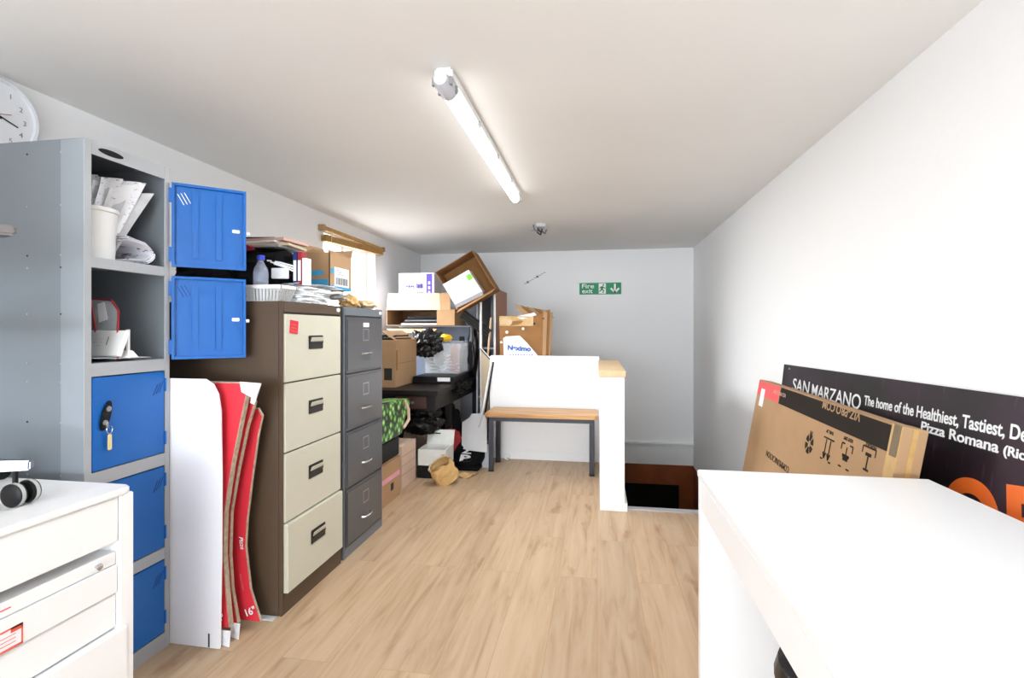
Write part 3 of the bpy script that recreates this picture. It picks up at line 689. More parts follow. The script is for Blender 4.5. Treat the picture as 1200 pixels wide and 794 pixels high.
bo = thing('water_bottle', 'clear plastic water bottle with a blue cap on the brown cabinet', 'bottle', (-1.45, 2.026, CT+.006))
bp = (-1.45, 2.026, CT+.006)
MB().lathe([(0, 0), (.028, 0), (.030, .01), (.030, .04), (.027, .045), (.030, .05), (.031, .12), (.027, .14), (.014, .165), (.012, .17), (.012, .182)], bp, 24, close=False).build('bottle_body', mat('bottle_plastic', (176, 184, 204), .08, alpha=.38), bo, smooth=True)
MB().lathe([(.016, .178), (.016, .196), (.014, .198)], bp, 18).build('cap', 'cap_blue', bo)
# paper heap, spilling right over both cabinets
for k in range(10):
    cx = -1.47+random.uniform(-.04, .05); cy = 2.26+.035*k+random.uniform(-.03, .03); z = CT+.082+.003*k-(.055 if k > 5 else 0); a = random.uniform(-.5, .5)
    if k == 9: cy = 2.42
    cy = min(cy, 2.62); hx, hy = .15, .105
    R = rot(a); cs = [R @ Vector(v) for v in ((-hx, -hy, 0), (hx, -hy, 0), (hx, hy, 0), (-hx, hy, 0))]
    tilt = -.035*(k/9)
    cs = [Vector((cx+v.x, cy+v.y, z+v.x*tilt)) for v in cs]
    g = MB().sheet(cs, 12, 12, .0012, curl=.004, seed=k*1.9+2, amp=.016)
    tag(g.build('paper_sheet', ('floral_sheet', 'paper_white', 'paper_grey')[k % 3], smooth=True), 'crumpled printed paper in the heap spread across the two filing cabinets', 'paper', 'papers heaped on the filing cabinets')
for k in range(7):
    z = CT+.002+.011*k
    R = rot(.12*math.sin(k*2.3)); cx, cy = -1.46, 2.235+.006*k
    g = MB(); g.M = T(cx, cy, z) @ R; g.box(-.142, .142, -.125, .125, 0, .010)
    tag(g.build('document_wad', ('floral_sheet', 'paper_white')[k % 2], bevel=.002), 'thin wad of printed papers in the bottom of the heap on the cabinets', 'paper', 'paper wads in the heap on the cabinets')
# stack of dark bags and folders behind the bottle
tag(MB().blob((-1.60, 2.27, CT+.155), (.20, .14, .125), .22, 2.4, 4, 2, flat=.14).build('cloth_bag', 'black_cloth', smooth=True), 'black soft bag slumped behind the water bottle on the brown cabinet', 'bag')
tag(MB().blob((-1.80, 2.12, CT+.10), (.12, .13, .10), .2, 2.4, 4, 5, flat=.095).build('cloth_bag', 'black_cloth', smooth=True), 'small dark bag behind the locker door on the brown cabinet', 'bag')
tag(MB().blob((-1.70, 2.155, CT+.262), (.11, .07, .022), .3, 2.4, 3, 8).build('folded_cloth', 'maroon_cloth', smooth=True), 'maroon folded cloth on the black bag above the brown cabinet', 'cloth')
zz = CT+.268
for k, (m_, hx, lab) in enumerate((('folder_grey', .15, 'grey folder at the bottom of the stack on the black bag'), ('folder_tan', .17, 'tan folder second from the bottom of the stack on the black bag'), ('paper_white', .14, 'white folder in the middle of the stack on the black bag'),
                                   ('folder_pink', .17, 'pink folder near the top of the stack on the black bag'), ('black', .13, 'dark navy folder topmost of the stack on the black bag'))):
    g = MB(); g.M = T(-1.62-(.05 if k == 4 else 0), 2.28+.008*k, zz) @ rot(.15*math.sin(k*2)); h_ = (.010, .012, .008, .014, .008)[k]; g.box(-hx, hx, -.10, .10, 0, h_); zz += h_+.001
    tag(g.build('folder', m_, bevel=.001), lab, 'folder', 'folders stacked on the black bag')
q = thing('packet', 'small white labelled packet tucked against the black bag', 'packet', (-1.40, 2.17, CT+.085))
p = at(320, 322, 2.14); g = MB(); g.M = T(p.x+.02, 2.14, p.z-.008) @ rot(.1); g.box(-.028, .042, 0, .03, -.008, .040); g.build('packet_body', 'paper_white', q, bevel=.002)
for k in range(3):
    a = at(313+k*4, 305+k*2, 2.15); b = at(345, 312+k*3, 2.19)
    g = MB().tube([a, a.lerp(b, .5)+Vector((0, 0, .004)), b], .004, 6); g.build('white_strap', 'paper_white', q, smooth=True)
p = at(345, 325, 2.28); q = p-Vector((0, 0, 0))
for k, (m_, lab) in enumerate((('ink_blue_dark', 'thin navy book standing beside the red one on the brown cabinet'), ('red_dark', 'red book standing behind the paper heap on the brown cabinet'), ('paper_white', 'white booklet standing beside the red book on the brown cabinet'))):
    xx = -1.392+k*.023; z0_ = CT+.088
    tb = thing('book', lab, 'book', (xx, 2.21, z0_), 'books standing on the brown cabinet')
    hh = (.155, .155, .125)[k]
    B(xx-.010, xx+.010, 2.19, 2.235, z0_, z0_+hh).build('book_cover', m_, tb, bevel=.0015)
    B(xx-.007, xx+.007, 2.1885, 2.191, z0_+.02, z0_+hh-.04).build('spine_label', 'paper_white', tb)
# carton with cyan print
cb = thing('carton', 'open cardboard carton with cyan print and barcode label on the cabinets', 'carton', (-1.52, 2.68, CT+.11))
cz0, cz1 = CT+.105, CT+.300; cx0, cx1, cy0, cy1 = -1.605, -1.445, 2.60, 2.85
g = MB(); t_ = .004
g.box(cx0, cx1, cy0, cy1, cz0, cz0+t_); g.box(cx0, cx0+t_, cy0, cy1, cz0, cz1); g.box(cx1-t_, cx1, cy0, cy1, cz0, cz1); g.box(cx0, cx1, cy0, cy0+t_, cz0, cz1); g.box(cx0, cx1, cy1-t_, cy1, cz0, cz1)
g.build('box_body', 'cardboard', cb)
MB().slab([(cx0, cy0, cz1), (cx0, cy1, cz1), (cx0-.02, cy1, cz1+.06), (cx0-.02, cy0, cz1+.06)], .003).build('flap', 'cardboard', cb)
MB().slab([(cx1, cy0+.01, cz1), (cx1, cy1, cz1), (cx1-.05, cy1-.03, cz1+.028), (cx1-.05, cy0+.05, cz1+.028)], .003).build('flap', 'cardboard', cb)
MB().slab([(cx0, cy0, cz1), (cx1, cy0, cz1), (cx1-.05, cy0+.06, cz1+.002), (cx0+.02, cy0+.06, cz1+.032)], .003).build('flap', 'cardboard', cb)
MB().slab([(cx0, cy1, cz1), (cx1, cy1, cz1), (cx1, cy1+.02, cz1+.05), (cx0, cy1+.02, cz1+.05)], .003).build('flap', 'cardboard', cb)
B(cx0+.001, cx1-.008, cy0-.001, cy0, cz0+.014, cz0+.052).build('cyan_band', 'cyan', cb)
g = MB(); g.M = frame(((cx0+cx1)/2+.005, cy0-.0005, cz0+.087), (1, 0, 0), (0, 0, 1)); g.prism([(.042*math.cos(t*PI/10), .016*math.sin(t*PI/10)) for t in range(20)], 0, .0008); g.build('cyan_oval', 'cyan', cb)
B(cx1, cx1+.001, cy0, cy1, cz0, cz0+.020).build('cyan_band', 'cyan', cb)
B(cx1, cx1+.001, cy0+.01, cy0+.045, cz0+.085, cz0+.115).build('cyan_patch', 'cyan', cb)
g = B(cx1, cx1+.0016, cy0+.05, cy0+.215, cz0+.018, cz0+.125).build('barcode_label', 'paper_white', cb)
gg = MB()
for k in range(20):
    y_ = cy0+.065+k*.007; gg.box(cx1+.0015, cx1+.0022, y_, y_+random.choice((.002, .003, .0045)), cz0+.028, cz0+.068)
gg.build('barcode', 'ink', g)
gg = MB()
for k in range(3): gg.box(cx1+.0015, cx1+.0022, cy0+.07, cy0+.16-.02*k, cz0+.085+k*.011, cz0+.088+k*.011)
gg.build('printed_line', 'ink_grey', g)
# crumpled bags on the grey cabinet
tag(MB().blob((-1.40, 2.735, CT+.034), (.055, .055, .04), .5, 2.6, 4, 11, flat=.032).build('paper_bag', 'paper_bag', smooth=True), 'crumpled brown paper bag on the grey filing cabinet', 'paper bag')
tag(MB().blob((-1.37, 2.87, CT+.024), (.06, .05, .028), .5, 2.6, 4, 13, flat=.022).build('paper_wad', 'cardboard_light', smooth=True), 'crumpled cream paper wad at the far end of the grey cabinet', 'paper')

# ------------------------------------------------------------------ left white desk with drawers
DX, DY1 = -1.33, 1.290
ld = thing('drawer_desk', 'white desk with drawers in the left foreground before the locker', 'desk', (-1.705, .8, 0))
g = MB()
pts = []
x0, x1, y0, y1, r = -2.08, DX+.004, .30, DY1, .035
for cx, cy, a0 in ((x1-r, y1-r, 0), (x0+.005, y1-.005, PI/2), (x0+.005, y0+.005, PI), (x1-r, y0+r, 1.5*PI)):
    rr = r if cx > -1.6 else .005
    for k in range(7): pts.append((cx+rr*math.cos(a0+k*PI/12), cy+rr*math.sin(a0+k*PI/12)))
g.prism(pts, .731, .750); g.build('worktop', 'desk_white', ld, bevel=.004)
B(x0+.02, DX, DY1-.045, DY1-.001, 0, .731).build('side_panel', 'desk_white', ld, bevel=.003)
B(x0+.02, DX, .305, .345, 0, .731).build('side_panel', 'desk_white', ld, bevel=.003)
B(x0+.02, x0+.035, .345, DY1-.045, .05, .731).build('back_panel', 'desk_white', ld)
ys0, ys1 = .347, DY1-.0465
B(DX-.55, DX-.004, ys0, ys1, .604, .728).build('drawer', 'desk_white', ld, bevel=.002)
d2 = B(DX-.55, DX-.012, ys0, ys1, .540, .574).build('drawer', 'desk_white', ld, bevel=.002)
g = MB(); g.M = T(DX-.012, 1.185, .557) @ rot(PI/2, 'Y'); g.lathe([(.004, 0), (.004, .006), (.009, .010), (.009, .014), (.005, .017)], n=16); g.build('knob', 'chrome', d2, smooth=True)
d3_ = B(DX-.55, DX-.006, ys0, ys1, .460, .538).build('drawer', 'desk_white', ld, bevel=.002)
X = DX-.0055
st_ = B(X, X+.0006, .85, 1.000, .447+.016, .512).build('label', 'paper_white', d3_)
g = MB()
for q in ((.85, 1.0, .463, .468), (.85, 1.0, .508, .512), (.997, 1.0, .463, .512), (.975, 1.0, .500, .512)): g.box(X+.0006, X+.0014, *q)
g.build('red_border', 'orange_red', st_)
g = MB()
for k in range(3): g.box(X+.0006, X+.0012, .86, .985, .476+k*.009, .4775+k*.009)
g.build('printed_line', 'coral', st_)
B(DX-.0115, DX-.011, .90, .98, .556, .559).build('printed_line', 'coral', d2)
B(DX-.55, DX-.012, ys0, ys1, .362, .455).build('drawer', 'desk_white', ld, bevel=.002)
B(DX-.55, DX+.006, ys0-.02, ys1+.02, .06, .356).build('drawer', 'desk_white', ld, bevel=.003)
B(DX-.56, DX-.55, ys0, ys1, .05, .731).build('inner_back', 'desk_white', ld)
# swivel chair standing on it (mostly beyond the frame)
sc = thing('swivel_chair', 'office swivel chair with chrome castor legs standing on the white drawer desk', 'chair', (-1.72, .95, .75))
c0 = Vector((-1.72, .95, 0))
tip = Vector((-1.445, 1.105, 0)); base_a = math.atan2(tip.y-c0.y, tip.x-c0.x); Lg = (tip-c0).length
for k in range(5):
    a = base_a+k*2*PI/5; u = Vector((math.cos(a), math.sin(a), 0)); e = c0+u*Lg
    lg = thing  # keep name short
    g = MB(); n_ = Vector((-u.y, u.x, 0))
    A = c0+u*.03
    g.hexa([A-n_*.022+Vector((0, 0, .845)), A+n_*.022+Vector((0, 0, .845)), e+n_*.014+Vector((0, 0, .838)), e-n_*.014+Vector((0, 0, .838))],
           [A-n_*.020+Vector((0, 0, .885)), A+n_*.020+Vector((0, 0, .885)), e+n_*.012+Vector((0, 0, .863)), e-n_*.012+Vector((0, 0, .863))])
    g.build('leg', mat('leg_steel', (120, 122, 127), .3, metal=.8), sc, bevel=.004)
    ax = Vector((-.42, .9, 0)) if k == 0 else n_; ax.normalize(); ax = Vector((-.08, 1, 0)) if k == 0 else n_
    ec = e+(Vector((-.016, -.014, 0)) if k == 0 else Vector((0, 0, 0)))
    cs_ = MB(); cs_.tube([ec-u*.012+Vector((0, 0, .80)), ec-u*.012+Vector((0, 0, .842))], .006, 8); st2 = cs_.build('castor', 'black', sc)
    for s2 in (-1, 1):
        M = T(ec.x+ax.x*s2*.020, ec.y+ax.y*s2*.020, .779) @ frame((0, 0, 0), (0, 0, 1), Vector((0, 0, 1)).cross(ax)*1.0)
        g = MB(); cc = Vector((ec.x, ec.y, .7805)); g.tube([cc+ax*s2*.006, cc+ax*s2*.012, cc+ax*s2*.026, cc+ax*s2*.030], [.026, .0295, .0295, .023], 24); g.build('wheel', 'black', st2, smooth=True)
        g = MB(); g.tube([cc+ax*s2*.0135, cc+ax*s2*.0225], .0302, 24); g.build('tyre', 'rubber_grey', st2, smooth=True)
MB().tube([c0+Vector((0, 0, .82)), c0+Vector((0, 0, .90))], .035, 16).build('hub', 'black', sc, smooth=True)
MB().tube([c0+Vector((0, 0, .90)), c0+Vector((0, 0, 1.18))], .02, 12).build('column', 'chrome', sc, smooth=True)
B(c0.x-.22, c0.x+.17, c0.y-.22, c0.y+.17, 1.18, 1.24).build('seat', 'black_cloth', sc, bevel=.025)
B(c0.x-.20, c0.x+.15, c0.y-.27, c0.y-.22, 1.32, 1.80).build('backrest', 'black_cloth', sc, bevel=.02)
B(c0.x-.04, c0.x+.0, c0.y-.235, c0.y-.215, 1.2, 1.4).build('back_frame', 'black', sc)
p = at(18, 268, 1.03)
g = MB(); g.hexa([(c0.x+.10, .86, p.z-.016), (c0.x+.16, .86, p.z-.016), (p.x, 1.035, p.z-.016), (p.x-.07, 1.06, p.z-.016)],
                 [(c0.x+.10, .86, p.z+.022), (c0.x+.16, .86, p.z+.022), (p.x, 1.035, p.z+.008), (p.x-.07, 1.06, p.z+.012)]); g.build('armrest', 'arm_plastic', sc, bevel=.006)
MB().tube([(c0.x+.13, .90, 1.21), (c0.x+.15, .90, 1.30), (c0.x+.13, .90, p.z-.01)], .012, 8).build('arm_post', 'black', sc, smooth=True)

# ------------------------------------------------------------------ right white desk
RX0, RX1, RY0, RY1 = .318, .985, .25, 1.728
rd = thing('writing_desk', 'large white desk filling the right foreground', 'desk', (.66, 1.0, 0))
B(RX0, RX1, RY0, RY1, .728, .75).build('worktop', 'desk_white', rd, bevel=.003)
B(RX0+.003, RX1-.02, RY1-.040, RY1-.002, 0, .7275).build('end_panel', 'desk_white', rd, bevel=.002)
B(RX0+.003, RX1-.02, RY0+.005, RY0+.04, 0, .7275).build('end_panel', 'desk_white', rd, bevel=.002)
B(RX0+.004, RX0+.022, RY0+.042, RY1-.042, .632, .7215).build('drawer_front', 'desk_white', rd, bevel=.002)
B(RX0+.024, RX1-.2, RY0+.042, RY1-.042, .650, .660).build('drawer_bottom', 'desk_white', rd)
B(RX1-.04, RX1-.022, RY0+.04, RY1-.04, .3, .7275).build('back_panel', 'desk_white', rd)
sl = thing('stool', 'black round stool mostly hidden under the right white desk', 'stool', (.52, 1.10, 0))
sx, sy = .52, 1.085
MB().lathe([(0, .46), (.14, .46), (.163, .475), (.168, .50), (.160, .528), (.13, .54), (0, .545)], (sx, sy, 0), 32, close=False).build('seat', 'black_bag', sl, smooth=True)
MB().tube([(sx, sy, .06), (sx, sy, .46)], .022, 12).build('column', 'chrome', sl, smooth=True)
MB().lathe([(0, 0), (.17, 0), (.17, .012), (.03, .06), (0, .06)], (sx, sy, 0), 28, close=False).build('base', 'black', sl, smooth=True)

# ------------------------------------------------------------------ banner and large flat carton leaning on the right wall
bn = thing('banner_board', 'black advertising board with white and orange lettering leaning on the right wall', 'sign', (1.06, 2.2, 0))
TP = Vector((1.142, 0, .990)); BT = Vector((1.035, 0, .0)); up = (TP-BT).normalized(); nrm = Vector((-up.z, 0, up.x))   # nrm faces the room
BYF, BYN = 3.395, .80
b0 = [Vector((BT.x, BYF, 0)), Vector((BT.x, BYN, 0)), TP+Vector((0, BYN, 0))+up*.04, TP+Vector((0, BYF, 0))-up*.004]
g = MB()
g.slab([b0[0], b0[1], b0[2], b0[3]], .004)
bo_ = g.build('board', 'banner_print', bn)
def BM(y, z, off=.0022):      # y position along the wall, height z; text runs toward the camera (-Y)
    k = (z-BT.z)/(TP.z-BT.z); x = BT.x+(TP.x-BT.x)*k
    return frame(Vector((x, y, z))+nrm*off, (0, -1, .012), (up.x, 0, up.z))
def on_board(px, py):          # where a ray through the photo meets the board plane
    a = (px-600)/600; b = (386-py)/600
    d = Vector((-math.sin(YAW)+a*math.cos(YAW), math.cos(YAW)+a*math.sin(YAW), b)); o = Vector((0, 0, EYE)); q = Vector((BT.x, 0, 0))
    t = (q-o).dot(nrm)/d.dot(nrm); return o+d*t
def btext(txt, px, py, px2, py2, hpx, m, **kw):
    a = on_board(px, py); b = on_board(px2, py2); x = (b-a)
    h = (on_board(px, py-hpx)-a).length
    M = frame(a+nrm*.0045, x, up); text_mb(txt, h/.7, M, width=x.length, **kw).build('lettering', m, bn)
btext('The home of the Healthiest, Tastiest, Delicious', 1013.5, 474, 1258, 530, 11, 'plastic_white', bold=.001)
btext('Pizza Romana', 1080, 504, 1171, 530.5, 11, 'plastic_white', bold=.001)
btext('(Rico', 1177, 532, 1212, 542, 11, 'plastic_white', bold=.001)
btext('SAN', 929, 457, 948, 462.5, 14, 'plastic_white', bold=.0006)
btext('MARZANO', 951, 463.5, 1008, 480, 14, 'plastic_white', bold=.0006)
# orange display letters
a = on_board(1106, 634); M = frame(a+nrm*.0045, on_board(1160, 652)-a, up)
text_mb('O', .29, M, bold=.010).build('lettering', 'orange', bn)
text_mb('F', .29, M @ T(.25, 0, 0), bold=.010).build('lettering', 'orange', bn)
g = MB(); e = on_board(926, 432); g.M = frame(e+nrm*.004, (0, -1, 0), up); g.lathe([(.005, 0), (.005, .001)], n=10); g.build('fixing_hole', 'plastic_white', bn)

vb = thing('flat_carton', 'long flat brown carton with black strip leaning before the black board', 'carton', (.93, 2.6, 0))
# local frame: origin at the far lower front edge, u along -Y, v up the lean, n toward the room
Ft = Vector((.992, 3.38, .893)); Fb = Vector((.840, 3.40, .0)); Nt = Vector((.952, 1.80, .892))
u = (Nt-Ft).normalized(); L_ = (Nt-Ft).length; v = (Ft-Fb).normalized(); H_ = (Ft-Fb).length; nn = u.cross(v).normalized()
if nn.x > 0: nn = -nn
CMx = Matrix(((u.x, v.x, nn.x, Fb.x), (u.y, v.y, nn.y, Fb.y), (u.z, v.z, nn.z, Fb.z), (0, 0, 0, 1)))
TH = .072
def cbx(nm, m, *b, parent=vb, bev=0):
    g = MB(); g.M = CMx; g.box(*b); return g.build(nm, m, parent, bevel=bev)
cbx('box_body', 'cardboard', 0, L_, .002, H_, -TH, 0, bev=.003)
def cq(px, py):       # photo point to carton face coordinates
    a = (px-600)/600; b = (386-py)/600
    d = Vector((-math.sin(YAW)+a*math.cos(YAW), math.cos(YAW)+a*math.sin(YAW), b)); o = Vector((0, 0, EYE))
    t = (Fb-o).dot(nn)/d.dot(nn); p = o+d*t-Fb; return p.dot(u), p.dot(v)
sw_ = .088
cbx('red_strip', 'coral', .004, .405, H_-.005-sw_, H_-.005, 0, .0008)
cbx('black_strip', mat('strip_black', (40, 34, 29), .8, spec=.2), .415, L_-.06, H_-.005-sw_, H_-.005, 0, .0008)
def ctext(txt, px, py, hgt, wid, m='strip_black', **kw):   # printed upside down
    a, b = cq(px, py); M = CMx @ T(a, b, .0012) @ rot(PI); text_mb(txt, hgt, M, width=wid, **kw).build('lettering', m, vb)
ctext('VIZ-PRO.COM', 1006, 489.5, .050, .34, 'cardboard', bold=.0006)
ctext('VIZ-PRO.COM', 920, 463, .028, .20, 'folder_pink')
a, b = cq(899, 462); c_, d_ = cq(893, 488)
cbx('sticker', 'paper_white', .075, .15, b-.085, b+.02, 0, .001)
def circ(px, py, r, m='strip_black'):
    a, b = cq(px, py); g = MB(); g.M = CMx @ T(a, b, .0005); 
    for k in range(6):
        a0 = k*PI/3; g.prism([(r*.35*math.cos(a0), r*.35*math.sin(a0)), (r*math.cos(a0), r*math.sin(a0)), (r*math.cos(a0+.4), r*math.sin(a0+.4)), (r*math.cos(a0+.75), r*math.sin(a0+.75)), (r*.35*math.cos(a0+.75), r*.35*math.sin(a0+.75))], 0, .0008)
    g.build('recycling_mark', m, vb)
circ(946.5, 523, .045)
def strokes(px, py, segs, nm='handling_mark'):
    a, b = cq(px, py); g = MB(); g.M = CMx
    for (x0, y0, x1, y1, w_) in segs:
        A = Vector((a+x0, b+y0, .0006)); Bq = Vector((a+x1, b+y1, .0006)); dd = (Bq-A).normalized(); n_ = Vector((-dd.y, dd.x, 0))*w_
        g.slab([A-n_, Bq-n_, Bq+n_, A+n_], .0006)
    g.build(nm, 'strip_black', vb)
strokes(967, 531, [(-.05, .045, .05, .045, .003), (-.02, .04, -.02, -.035, .004), (.02, .04, .02, -.035, .004), (-.034, -.015, -.02, -.04, .004), (-.006, -.015, -.02, -.04, .004), (.006, -.015, .02, -.04, .004), (.034, -.015, .02, -.04, .004), (-.05, -.045, -.03, -.045, .003), (.05, -.045, .03, -.045, .003)])
strokes(988, 540, [(-.045, .045, -.02, .045, .003), (.045, .045, .02, .045, .003), (-.045, .045, -.045, .02, .003), (.045, .045, .045, .02, .003), (-.028, 0, .028, 0, .006), (-.02, -.01, .02, -.01, .008), (0, 0, 0, .035, .003), (-.045, -.045, -.02, -.045, .003), (.045, -.045, .02, -.045, .003)])
strokes(1013, 546, [(-.045, .045, .045, .045, .003), (-.045, .045, -.045, .02, .003), (.045, .045, .045, .02, .003), (-.02, .02, .02, .02, .006), (0, .02, 0, -.03, .004), (-.018, -.034, .018, -.034, .004)])
ctext('FRAGILE', 1024, 531, .020, .075); ctext('KEEP DRY', 997, 521, .020, .075); ctext('THIS UP', 975, 511, .020, .07); ctext('PE', 951, 509, .020, .03)
ctext('COMMUNICATION', 924, 550, .045, .36); 
# near end: folded and taped end flap
g = MB(); g.M = CMx; g.box(L_-.055, L_+.004, .004, H_+.003, .0, .0022); g.build('tape', 'tape', vb)
g = MB(); g.M = CMx; g.box(L_, L_+.004, .003, H_+.001, -TH, 0); g.build('end_flap', 'cardboard', vb)
g = MB(); g.M = CMx; g.box(L_+.004, L_+.0055, .02, H_+.002, -TH*.62, -TH*.42); g.build('end_tape', 'tape', vb)
g = MB(); g.M = CMx; g.box(L_-.09, L_+.002, H_, H_+.002, -TH, -.002); g.build('top_tape', 'tape', vb)
g = MB(); g.M = CMx; g.box(L_-.04, L_+.002, H_-.10, H_+.003, -.001, .003); g.build('clear_tape', mat('tape_dark', (90, 88, 84), .2, alpha=.5), vb)

# ------------------------------------------------------------------ bench
be = thing('bench', 'wooden topped bench with black metal legs before the low white wall', 'bench', (-.45, 4.40, 0))
x0, x1, y0, y1 = -.945, .006, 4.225, 4.60
pts = []
for cx, cy, a0 in ((x1-.04, y1-.04, 0), (x0+.04, y1-.04, PI/2), (x0+.04, y0+.04, PI), (x1-.04, y0+.04, 1.5*PI)):
    for k in range(7): pts.append((cx+.04*math.cos(a0+k*PI/12), cy+.04*math.sin(a0+k*PI/12)))
g = MB().prism(pts, .462, .494); g.build('seat', 'bench_wood', be, bevel=.005)
g = MB(); g.box(-.905, -.03, 4.245, 4.275, .427, .461); g.box(-.905, -.03, 4.55, 4.58, .427, .461); g.box(-.905, -.875, 4.275, 4.55, .427, .461); g.box(-.06, -.03, 4.275, 4.55, .427, .461); g.build('frame', 'bench_metal', be, bevel=.002)
for lx, ly in ((-.888, 4.26), (-.045, 4.26), (-.888, 4.565), (-.045, 4.565)):
    lg_ = B(lx-.020, lx+.020, ly-.020, ly+.020, .012, .428).build('leg', 'bench_metal', be, bevel=.003)
    B(lx-.022, lx+.022, ly-.022, ly+.022, 0, .014).build('foot', 'black', lg_, bevel=.002)
so = thing('wall_socket', 'small white cable box on the floor against the low wall under the bench', 'socket', (-.85, 4.665, 0))
B(-.845, -.80, 4.655, 4.685, 0, .045).build('socket_body', 'plastic_white', so, bevel=.004)
MB().tube([(-.82, 4.65, .02), (-.79, 4.63, .006), (-.80, 4.60, .004)], .003, 6).build('cable', 'ink_grey', so)

# ------------------------------------------------------------------ storage corner
def open_carton(name, label, M, w_, d_, h_, m, flaps=(1, 1, 1, 1), ang=(.3, .3, .3, .3), fl=None, t_=.004, cat='carton', group=None, inner=None):
    o = M.translation
    t = thing(name, label, cat, o, group)
    g = MB(); g.M = M
    g.box(0, w_, 0, d_, 0, t_); g.box(0, t_, 0, d_, t_, h_); g.box(w_-t_, w_, 0, d_, t_, h_); g.box(t_, w_-t_, 0, t_, t_, h_); g.box(t_, w_-t_, d_-t_, d_, t_, h_)
    g.build('box_body', m, t)
    f_ = fl or d_*.45
    specs = [((0, 0, h_), (w_, 0, h_), (0, -1)), ((w_, 0, h_), (w_, d_, h_), (1, 0)), ((w_, d_, h_), (0, d_, h_), (0, 1)), ((0, d_, h_), (0, 0, h_), (-1, 0))]
    for k in range(4):
        if not flaps[k]: continue
        a, b, n_ = specs[k]; a = Vector(a); b = Vector(b); dv = Vector((n_[0]*math.cos(ang[k]), n_[1]*math.cos(ang[k]), math.sin(ang[k])))*f_
        g = MB(); g.M = M; g.slab([a, b, b+dv, a+dv], .003); g.build('flap', m, t)
    return t
# dark old table
tb = thing('side_table', 'black old table piled with boxes and bags in the far left corner', 'table', (-1.7, 4.6, 0))
TZ = .716
B(-2.25, -1.24, 3.88, 5.55, TZ-.035, TZ).build('tabletop', 'table_dark', tb, bevel=.004)
B(-2.20, -1.27, 3.91, 3.93, TZ-.16, TZ-.036).build('apron', 'table_dark', tb); B(-1.29, -1.27, 3.931, 5.50, TZ-.16, TZ-.036).build('apron', 'table_dark', tb)
for lx, ly in ((-2.19, 4.0), (-1.34, 4.52), (-2.19, 5.47), (-1.32, 5.47)): B(lx-.028, lx+.028, ly-.028, ly+.028, 0, TZ-.036).build('leg', 'table_dark', tb, bevel=.003)
d_ = B(-1.60, -1.34, 3.898, 3.909, TZ-.145, TZ-.05).build('drawer', mat('drawer_wood', (58, 34, 28), .45), tb, bevel=.003)
MB().tube([(-1.45, 3.898, TZ-.095), (-1.45, 3.882, TZ-.095)], [.008, .012], 10).build('knob', 'steel', d_)
TZ += .001
# on the table
m1 = open_carton('carton', 'plain brown carton standing at the near end of the black table', T(-2.12, 4.05, TZ), .46, .50, .39, 'cardboard', (0, 1, 0, 1), (.3, 2.6, 1.35, 1.2), fl=.16)
B(-1.6598, -1.659, 4.06, 4.10, TZ+.14, TZ+.31).build('printed_mark', 'cardboard_dark', m1)
B(-1.6598, -1.659, 4.05, 4.55, TZ+.195, TZ+.200).build('seam', 'cardboard_dark', m1)
B(-1.76, -1.69, 4.049, 4.0498, TZ+.06, TZ+.16).build('printed_mark', 'ink', m1)
wr = thing('wire_tray', 'black wire tray on top of the plain brown carton', 'tray', (-1.85, 4.25, TZ+.40))
for k in range(4): MB().tube([(-2.0+.09*k, 4.12, TZ+.418), (-1.96+.09*k, 4.14, TZ+.430), (-1.96+.09*k, 4.42, TZ+.430), (-2.0+.09*k, 4.44, TZ+.418)], .007, 6).build('wire', 'black', wr)
MB().tube([(-2.02, 4.11, TZ+.403), (-1.68, 4.11, TZ+.403), (-1.68, 4.45, TZ+.403), (-2.02, 4.45, TZ+.403), (-2.02, 4.11, TZ+.403)], .010, 6).build('rim', 'black', wr)
cs2 = thing('black_case', 'flat black case with a white label on the black table', 'case', (-1.45, 4.7, TZ))
B(-1.64, -1.255, 4.40, 5.11, TZ, TZ+.063).build('case_body', 'black', cs2, bevel=.006)
p = at(520, 443.5, 4.396); B(p.x-.058, p.x+.058, 4.395, 4.399, TZ+.022, TZ+.056).build('label', 'paper_white', cs2)
# clear tub with contents
def tub(name, label, x0, x1, y0, y1, z0, z1, m, rim_m, cat='storage box'):
    t = thing(name, label, cat, ((x0+x1)/2, (y0+y1)/2, z0)); k = .02; t_ = .004
    g = MB(); e = k
    bq = lambda d, z: [(x0+d, y0+d, z), (x1-d, y0+d, z), (x1-d, y1-d, z), (x0+d, y1-d, z)]
    A, Bq, C_, D = bq(e, z0), bq(0, z1), bq(t_, z1), bq(e+t_, z0+t_)
    vs = A+Bq+C_+D; fs = [(3, 2, 1, 0)]
    for a, b in ((0, 4), (4, 8), (8, 12)):
        for i in range(4): fs.append((a+i, a+(i+1) % 4, b+(i+1) % 4, b+i))
    fs.append((12, 13, 14, 15)); g._add(vs, fs); g.build('box_body', m, t)
    g = MB(); r_ = .012
    g.box(x0-r_, x1+r_, y0-r_, y0-.0005, z1-.012, z1); g.box(x0-r_, x1+r_, y1+.0005, y1+r_, z1-.012, z1); g.box(x0-r_, x0-.0005, y0, y1, z1-.012, z1); g.box(x1+.0005, x1+r_, y0, y1, z1-.012, z1)
    g.build('rim', rim_m, t)
    return t
CZ = TZ+.064
tub('storage_box', 'clear plastic tub of cables on the black table', -1.65, -1.275, 4.70, 5.05, CZ, 1.085, 'clear', 'clear_blue')
